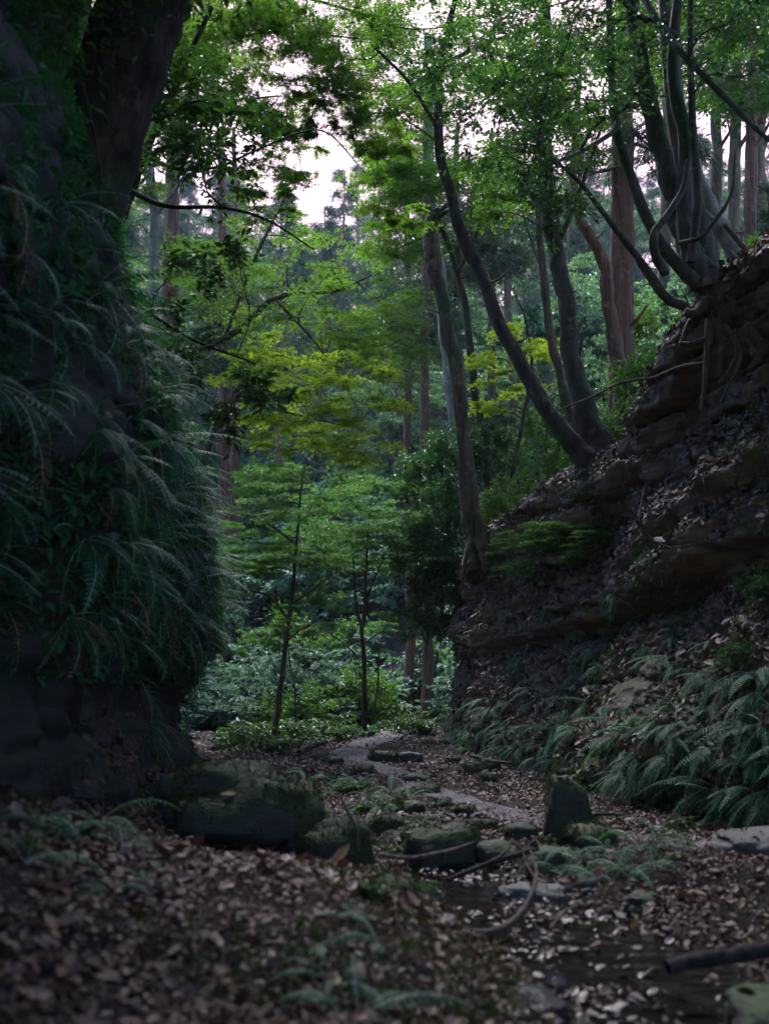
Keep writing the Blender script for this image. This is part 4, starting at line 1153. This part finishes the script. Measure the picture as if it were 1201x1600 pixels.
for x, y, s in ((12, 30, .8), (15, 35, .9), (19, 39, .9), (13, 40, .8), (21, 33, .8), (17, 27, .7), (10, 33, .8)):
    far_tree(CEDAR, x, y, top_z(x, y) - .3, s, 'conifer', 'conifer standing back on the right bank against the sky', 'conifers back on the right bank')
for x, y, s in ((-.5, -9, 1.3), (3, -11, 1.3), (1, -13, 1.5), (5, -8, 1.2), (-1.8, -12, 1.4)):  # out of view; added to keep sky light off the foreground
    far_tree(BROAD, x, y, gz(x, y) - .3, s, 'broadleaf_tree', 'unseen broadleaf tree added behind the viewpoint to shade the foreground', 'added shade trees behind the viewpoint')

# ---------------------------------------------------------------- rocks
def rock(name, label, pos, size, rotz=0, mt='rock', seed=1, flat=.0, group=None, cat='rock', sub=4, tilt=0, box=.5, bed=.06, taper=0):
    import bmesh
    bm = bmesh.new()
    bmesh.ops.create_icosphere(bm, subdivisions=sub, radius=1)
    v = np.array([w.co[:] for w in bm.verts])
    f = np.array([[w.index for w in q.verts] for q in bm.faces])
    bm.free()
    q = np.sign(v) * np.abs(v) ** (1 - box)                     # towards a block
    q /= np.maximum(np.max(np.abs(q), 1, keepdims=True), 1) 
    n1 = fbm(v * 1.3 + seed * 3.7, 4, seed)
    n2 = fbm(v * 4.5 + seed, 3, seed + 5)
    lay = vnoise(np.stack((v[:, 0] * .6, v[:, 1] * .6, v[:, 2] * 5 + n1), -1), seed + 9)
    q = q * (1 + .5 * n1 + .14 * n2 + bed * lay)[:, None]
    q = q * np.array(size) * .5
    if taper:
        t_ = np.clip((q[:, 2] / size[2] + .5), 0, 1)
        q[:, 0] = q[:, 0] * (1 - taper * t_) - taper * .25 * size[0] * t_
        q[:, 1] *= 1 - .4 * taper * t_
    mb = MB(); mb.add(q, f)
    o = mb.build(name, M[mt], loc=pos)
    o.rotation_euler = (tilt, 0, rotz)
    return tag(o, label, cat, group)

rock('boulder', 'long mossy boulder in front of the left cliff, dark underneath', (-1.33, 9.2, .40), (1.36, 1.0, .66), math.radians(-8), 'rock_moss', 3, box=.22, tilt=math.radians(4), bed=.1)
rock('boulder', 'smaller mossy boulder against the right end of the long one', (-.45, 8.8, .10), (.74, .7, .5), .3, 'rock_moss', 8, box=.15)
rock('standing_stone', 'upright mossy stone with a sloping right side at the path edge', (1.72, 9.75, .22), (.66, .46, .74), .1, 'rock_moss', 16, box=.3, taper=.55, tilt=math.radians(-8))
rock('boulder', 'round mossy boulder above the stream pool', (.5, 9.4, .02), (.72, .55, .44), .4, 'rock_moss', 19, box=.12)
rock('rock_slab', 'flat grey bare slab at the right edge by the ferns', (3.55, 9.3, .05), (1.5, .9, .3), .3, 'slab', 22, box=.5)
rock('boulder', 'dark wet rock in the bottom right corner', (1.82, 4.75, -.08), (.62, .5, .34), .1, 'rock', 23, box=.5)
rock('boulder', 'mossy rock lump low at the left edge', (-2.75, 6.6, .45), (1.1, 1.0, .55), .5, 'rock_moss', 27, box=.35)
rock('rock_slab', 'dark flat slab breaking through the leaves in the left foreground', (-1.05, 5.4, .10), (1.5, .85, .2), -.2, 'rock_bare', 29, box=.5)
rock('rock_slab', 'wet flat slab at the near edge of the stream', (.4, 4.95, -.07), (.85, .6, .16), .3, 'wet_slab', 31, box=.5)
rock('stone', 'smooth wet stone at the right rim of the stream pool', (1.12, 8.0, -.13), (.55, .34, .2), -.3, 'slab', 33, box=.3)
for k, (px, py, w, hgt, lab) in enumerate(((745, 1212, .42, .3, 'green mossy stone, larger one of the pair beside the path'), (770, 1205, .34, .26, 'green mossy stone leaning on the larger one beside the path'), (708, 1192, .3, .16, 'flat mossy stone left of the mossy pair by the path'),
                                           (765, 1222, .3, .2, 'dark small stone just right below the mossy pair'), (520, 1195, .34, .2, 'round mossy stone on the left edge of the far path'), (598, 1190, .5, .3, 'mossy stone at the bend of the far path'), (640, 1188, .42, .2, 'flat pale topped stone behind the bend of the path'),
                                           (565, 1210, .36, .2, 'mossy stone in the ferns left of the path'), (650, 1222, .4, .18, 'low dark stone between path and fern bed'), (668, 1240, .34, .18, 'low mossy stone right of the fern bed'), (690, 1262, .3, .14, 'small mossy stone edging the path'),
                                           (720, 1275, .36, .16, 'flat mossy stone near the middle of the path edge'), (640, 1270, .4, .2, 'mossy stone hidden in the fern bed'), (610, 1300, .4, .25, 'mossy stone right of the left boulders'), (760, 1300, .3, .18, 'mossy stone left of the upright stone'),
                                           (815, 1310, .36, .22, 'mossy stone at the foot of the upright stone'), (780, 1345, .42, .24, 'dark stone above the pool under dead branches'), (855, 1360, .4, .26, 'dark stone at the head of the pool'), (700, 1360, .3, .18, 'dark small stone left above the pool'),
                                           (930, 1330, .5, .3, 'mossy hump under the fern hummock'), (620, 1400, .3, .16, 'mossy stone in the leaves left of the pool'), (960, 1500, .34, .12, 'flat wet stone in the near stream'), (870, 1560, .36, .12, 'flat wet stone by the near stream edge'), (1010, 1420, .3, .14, 'half buried stone on the right stream bank'))):
    h = hit_ray(px, py)
    rock('stone', lab, h[0] + np.array((0, .1, hgt * .15)), (w, w * .8, hgt), rr.uniform(0, 3), 'rock_moss' if 'mossy' in lab else ('slab' if 'wet' in lab or 'pale' in lab else 'rock'), 40 + k, box=.15, sub=3)

# ---------------------------------------------------------------- dead wood
def stick(name, label, pts, mt='stick', cat='branch', group=None, twigs=(), sides=7):
    q = np.array([(*P(a, b, c), d) for a, b, c, d in pts])
    s = spline(q, 7 * len(q))
    mb = MB(); tube(mb, s[:, :3] - s[0, :3], s[:, 3], sides, 0, .35, seed=len(label))
    o = mb.build(name, M[mt], loc=s[0, :3])
    tag(o, label, cat, group)
    for tw in twigs:
        q = np.array([(*P(a, b, c), d) for a, b, c, d in tw])
        w = spline(q, 6 * len(q))
        mb = MB(); tube(mb, w[:, :3] - s[0, :3], w[:, 3], 5, 0, .25, seed=3)
        mb.build('twig', M[mt], o)
    return o
stick('fallen_branch', 'long curved brown branch lying across the near edge of the pool', [(560, 1402, 7.0, .022), (640, 1425, 6.8, .024), (700, 1443, 6.7, .024), (755, 1458, 6.6, .024), (800, 1440, 6.7, .022), (828, 1402, 6.9, .018), (838, 1365, 7.1, .014), (828, 1330, 7.3, .008)],
      twigs=[[(838, 1365, 7.1, .010), (850, 1372, 7.0, .007), (856, 1395, 6.9, .004)], [(835, 1372, 7.1, .01), (818, 1340, 7.3, .006), (822, 1312, 7.4, .003)]])
stick('fallen_log', 'black wet log at the right edge beside the stream', [(1042, 1512, 5.3, .035), (1090, 1500, 5.35, .04), (1150, 1492, 5.4, .042), (1230, 1478, 5.5, .045)], 'stick_dark', 'log')
stick('fallen_branch', 'straight dark branch bridging stones above the pool', [(700, 1375, 8.2, .018), (760, 1350, 8.4, .022), (810, 1335, 8.6, .022), (845, 1322, 8.7, .015)], 'stick_dark')
stick('fallen_branch', 'grey bowed branch in front of the round mossy boulder', [(590, 1335, 7.9, .014), (640, 1340, 7.9, .016), (700, 1330, 8.1, .015), (740, 1316, 8.3, .008)])
stick('fallen_branch', 'thin pale branch pointing up from behind the pool', [(760, 1352, 8.4, .012), (790, 1330, 8.5, .01), (800, 1310, 8.6, .006)])
stick('fallen_branch', 'thin dark branch left of the pool running down to the leaves', [(590, 1345, 7.6, .012), (620, 1375, 7.3, .013), (655, 1405, 7.0, .010), (690, 1430, 6.8, .006)], 'stick_dark')
stick('fallen_branch', 'upright broken twig beside the small mossy boulder', [(560, 1330, 7.8, .014), (558, 1300, 7.85, .014), (545, 1270, 7.9, .014), (530, 1240, 8.0, .010)])
stick('fallen_branch', 'dead branch lying on the leaves right of the upright stone', [(905, 1275, 10.4, .014), (950, 1272, 10.6, .016), (985, 1275, 10.8, .01)], 'stick_dark')
stick('fallen_branch', 'short branch fallen on the leaves under the bluff ferns', [(735, 1180, 17, .03), (760, 1188, 16.6, .03), (800, 1192, 16, .02)])
stick('fallen_branch', 'low dark branch across the leaves in front of the pool', [(650, 1480, 6.1, .022), (700, 1478, 6.1, .026), (740, 1470, 6.2, .02)], 'stick_dark')
stick('fallen_branch', 'thin twig lying in the near stream', [(860, 1450, 6.5, .008), (880, 1425, 6.8, .008), (900, 1415, 6.9, .005)])
stick('fallen_branch', 'mossy fallen trunk leaning on the bluff between the two tree clumps', [(815, 800, 18.6, .1), (850, 765, 18.8, .11), (890, 735, 19, .09)], 'stick', 'log')
stick('fallen_branch', 'fallen log beside the far left edge of the path', [(468, 1175, 19, .06), (490, 1165, 19.4, .06), (510, 1160, 19.8, .04)], 'stick', 'log')
stick('hanging_vine', 'thin vine hanging down the left cliff below the leaning trunk', [(130, 130, 9.0, .015), (150, 220, 9.0, .015), (165, 320, 9.1, .014), (180, 420, 9.2, .013), (184, 500, 9.3, .01)], 'twig', 'vine')
stick('hanging_root', 'long bare root sweeping left from under the rooted tree', [(1100, 568, 12.6, .024), (1060, 574, 12.5, .022), (1020, 590, 12.4, .02), (970, 598, 12.3, .017), (920, 622, 12.2, .014), (860, 645, 12.1, .008)], 'root', 'root')
stick('hanging_root', 'looping thin root under the sandstone ledge', [(1005, 770, 13.2, .014), (1000, 815, 13.0, .013), (1020, 845, 12.9, .012), (1050, 855, 12.8, .01), (1085, 850, 12.7, .008)], 'root', 'root')
stick('stump', 'short broken stump on the plateau beside the rooted tree', [(1126, 445, 14, .07), (1125, 425, 14, .065), (1126, 408, 14, .055)], 'stick_dark', 'stump')
stick('dead_branch', 'dead brown pole leaning behind the rooted tree', [(1130, 350, 15, .04), (1160, 385, 15, .045), (1190, 418, 15, .045)], 'stick', 'branch')

rq = random.Random(8)
for px, py, dx, dy in ((1010, 620, 10, 70), (1060, 660, -20, 80), (1130, 640, 14, 90), (1090, 700, 8, 70), (980, 740, -12, 60), (940, 770, 10, 70), (1150, 730, -16, 60), (1040, 770, 20, 60), (860, 800, -10, 70), (790, 850, 12, 70), (750, 860, -6, 80), (900, 830, 14, 60)):
    pts = []
    for t in (0, .35, .7, 1):
        h = hit_ray(px + dx * t + rq.uniform(-7, 7), py + dy * t)
        q = h[0] + np.array((-.05, -.07, 0)) * (1 if t else 0)
        pts.append((px + dx * t + rq.uniform(-6, 6), py + dy * t, q[1], .017 * (1.1 - .8 * t)))
    stick('hanging_root', 'thin bare root trailing down the ledges of the right bank', pts, 'root', 'root', 'roots trailing down the right bank', sides=5)
# ferns on the ground
for px, py, L, lab, grp in ((905, 1345, .55, 0, 0), (950, 1330, .6, 0, 0), (1000, 1330, .6, 0, 0), (1045, 1330, .5, 0, 0), (930, 1375, .5, 0, 0), (980, 1370, .5, 0, 0), (880, 1370, .4, 0, 0), (1020, 1360, .45, 0, 0)):
    h = hit_ray(px, py)
    fern(h[0], (-.6, -.8), L, 7, 'leafy fern on the mossy hummock right of the pool', 'ferns on the hummock right of the pool', False, rr)
for px, py, L in ((580, 1250, .6), (610, 1240, .55), (560, 1225, .6), (640, 1250, .45), (600, 1275, .5), (540, 1235, .55), (655, 1290, .4), (630, 1310, .4), (570, 1290, .5)):
    h = hit_ray(px, py)
    fern(h[0], (.3, -.9), L, 7, 'low fern in the bed between boulders and path', 'ferns between boulders and path', False, rr)
for px, py, L in ((150, 1290, .6), (190, 1330, .5), (110, 1310, .55), (60, 1290, .55), (230, 1380, .4), (170, 1400, .4), (40, 1350, .5), (250, 1260, .5)):
    h = hit_ray(px, py)
    fern(h[0], (.8, -.5), L, 7, 'blurred fern on the mossy foot of the left cliff', 'ferns at the foot of the left cliff', False, rr)
for px, py, L in ((560, 1590, .5), (520, 1540, .42), (590, 1480, .35), (480, 1500, .3), (540, 1440, .3), (430, 1570, .35)):
    h = hit_ray(px, py)
    fern(h[0], (.2, -.9), L, 6, 'soft fern at the bottom middle of the leafy foreground', 'ferns in the middle foreground', False, rr)
for px, py, L in ((660, 1400, .3), (640, 1385, .3)):
    h = hit_ray(px, py)
    fern(h[0], (.2, -.9), L, 6, 'tiny fern at the left rim of the pool', 'ferns at the left rim of the pool', False, rr)
for px, py, L in ((470, 1230, .5), (500, 1250, .5), (440, 1215, .5), (520, 1290, .45), (560, 1265, .5), (545, 1310, .4), (400, 1205, .4), (580, 1320, .4)):
    h = hit_ray(px, py)
    fern((h[0][0], h[0][1] + .4, h[0][2]), (.3, -.9), L, 6, 'fern growing on and around the left mossy boulders', 'ferns on the left boulders', False, rr)

# ---------------------------------------------------------------- small cover on the rock, pebbles, leaves on the boulders
def cover(V, N, dens, seed, mask, mt, size, kind, name, label, cat):
    pos, nr = scatter_on_sheet(V, N, dens, seed, mask)
    r = np.random.default_rng(seed)
    n = len(pos)
    d = nr * .6 + r.normal(size=(n, 3)) * .7 + np.array((0, 0, -.35))
    up = np.array((0, 0, 1.)) + nr * .5 + r.normal(size=(n, 3)) * .35
    mb = MB()
    leaves(mb, pos + nr * (.02 + .06 * r.random((n, 1))), d, up, size * (.5 + r.random(n)), kind)
    tag(mb.build(name, M[mt], smooth=False), label, cat, kind='stuff')
cover(LV, LN, 230, 61, (LV[..., 1] > 4.5) * (LV[..., 1] < 19.5) * sstep(1.2, 2.2, LV[..., 2]) * sstep(14, 12, LV[..., 2]) * sstep(-.3, .1, fbm(LV * .8, 3, 62)), 'fern', .11, 'oval', 'creeper_cover', 'dark small leaved creepers covering the left cliff between ferns', 'creepers')
cover(RV, RN, 150, 63, (RV[..., 1] > 8) * (RV[..., 1] < 24) * sstep(-.05, .2, fbm(RV * .7, 3, 64)) * sstep(1.02, .9, RQ)[None], 'herb', .08, 'oval', 'creeper_cover', 'small green leaves growing in patches on the right bank', 'creepers')
r = np.random.default_rng(71)
mb = MB()
import bmesh
bm = bmesh.new(); bmesh.ops.create_icosphere(bm, subdivisions=1, radius=1)
iv = np.array([w.co[:] for w in bm.verts]); fi = np.array([[w.index for w in q.verts] for q in bm.faces]); bm.free()
for k in range(900):
    i = r.integers(0, len(STREAM) * 6 // 10)
    c = STREAM[i] + r.normal(size=2) * .38
    s_ = .015 + .05 * r.random() ** 2
    v = iv * (1 + .25 * r.normal(size=(len(iv), 1))) * np.array((1, 1, .5)) * s_
    a = r.uniform(0, 6.28)
    v = v @ np.array(((math.cos(a), -math.sin(a) , 0), (math.sin(a) * 1.4, math.cos(a) * 1.4, 0), (0, 0, 1)))
    mb.add(v + np.array((c[0], c[1], gz(c[0], c[1]) + s_ * .2)), fi)
tag(mb.build('gravel', M['slab']), 'small wet stones and gravel along the stream bed', 'gravel', kind='stuff')
mb = MB(); MOSS = []
for o in list(COL.objects):
    if o.name.split('.')[0] in ('boulder', 'stone', 'standing_stone', 'rock_slab') and o.type == 'MESH':
        Mw = Matrix.Translation(o.location) @ o.rotation_euler.to_matrix().to_4x4()
        vs = np.array([(Mw @ w.co)[:] for w in o.data.vertices])
        ns = np.array([(Mw.to_3x3() @ w.normal)[:] for w in o.data.vertices])
        MOSS.append((vs, ns, o.name)) if 'moss' in o['label'] else None
        ok = np.nonzero(ns[:, 2] > .75)[0]
        if not len(ok): continue
        size_ = np.ptp(vs, axis=0)
        k = r.choice(ok, int(4 + 26 * size_[0] * size_[1]))
        litter(mb, vs[k] + r.normal(size=(len(k), 3)) * np.array((.02, .02, 0)), ns[k], .06, r, .004)
tag(mb.build('leaf_litter', M['litter'], smooth=False), 'scattered fallen leaves resting on the mossy boulders and stones', 'fallen leaves', kind='stuff')

# ---------------------------------------------------------------- evening air
bpy.ops.mesh.primitive_cube_add(size=1)
hz = bpy.context.object
hz.name = 'haze'
hz.scale = (400, 300, 85)
hz.location = (0, 90, 38)
m, nt, out = mat('evening_air')
pv = node(nt, 'ShaderNodeVolumePrincipled')
pv.inputs['Color'].default_value = (.72, .84, .95, 1)
pv.inputs['Density'].default_value = .0004
nt.links.new(pv.outputs[0], out.inputs['Volume'])
hz.data.materials.append(m)
tag(hz, 'thin blue evening haze filling the ravine', 'haze', kind='stuff')

mb = MB()
for vs, ns, nm in MOSS:
    ok = np.nonzero((ns[:, 2] > .1) & (fbm(vs * 2.5, 3, 5) > -.12))[0]
    if not len(ok): continue
    sz = np.ptp(vs, axis=0)
    k = r.choice(ok, int(200 + 3200 * sz[0] * sz[1]))
    n = len(k)
    d = ns[k] + r.normal(size=(n, 3)) * .6
    leaves(mb, vs[k] + r.normal(size=(n, 3)) * .02 - ns[k] * .008, d, np.roll(ns[k], 1, 1) + r.normal(size=(n, 3)) * .5, .025 + .02 * r.random(n), 'blade')
tag(mb.build('moss', M['moss'], smooth=False), 'short shaggy moss on the tops of the boulders and stones', 'moss', kind='stuff')

n = 60000
yy = 4.0 + 14 * r.random(n) ** 1.4
xx = (r.random(n) * 2 - 1) * (1.4 + yy * .3)
pm = fbm(np.stack((xx * 1.1, yy * 1.1, 0 * xx + 9), -1), 4, 33)
sdist, _ = dist_to(STREAM, xx, yy)
pd, _ = dist_to(PATHC, xx, yy)
zz = ground(xx, yy)
k = (r.random(n) < sstep(.08, .24, pm + .16 * np.exp(-((sdist - .8) / .4) ** 2))) & (pd > .45) & (zz > stream_level(yy) - .02)
q = np.stack((xx, yy, zz), -1)[k]
n = len(q)
mb = MB()
leaves(mb, q + np.array((0, 0, .012)), np.array((0, 0, 1.)) + r.normal(size=(n, 3)) * .7, r.normal(size=(n, 3)), .03 + .03 * r.random(n), 'blade')
tag(mb.build('moss', M['moss'], smooth=False), 'low green moss in patches on the ravine floor by the stream', 'moss', kind='stuff')
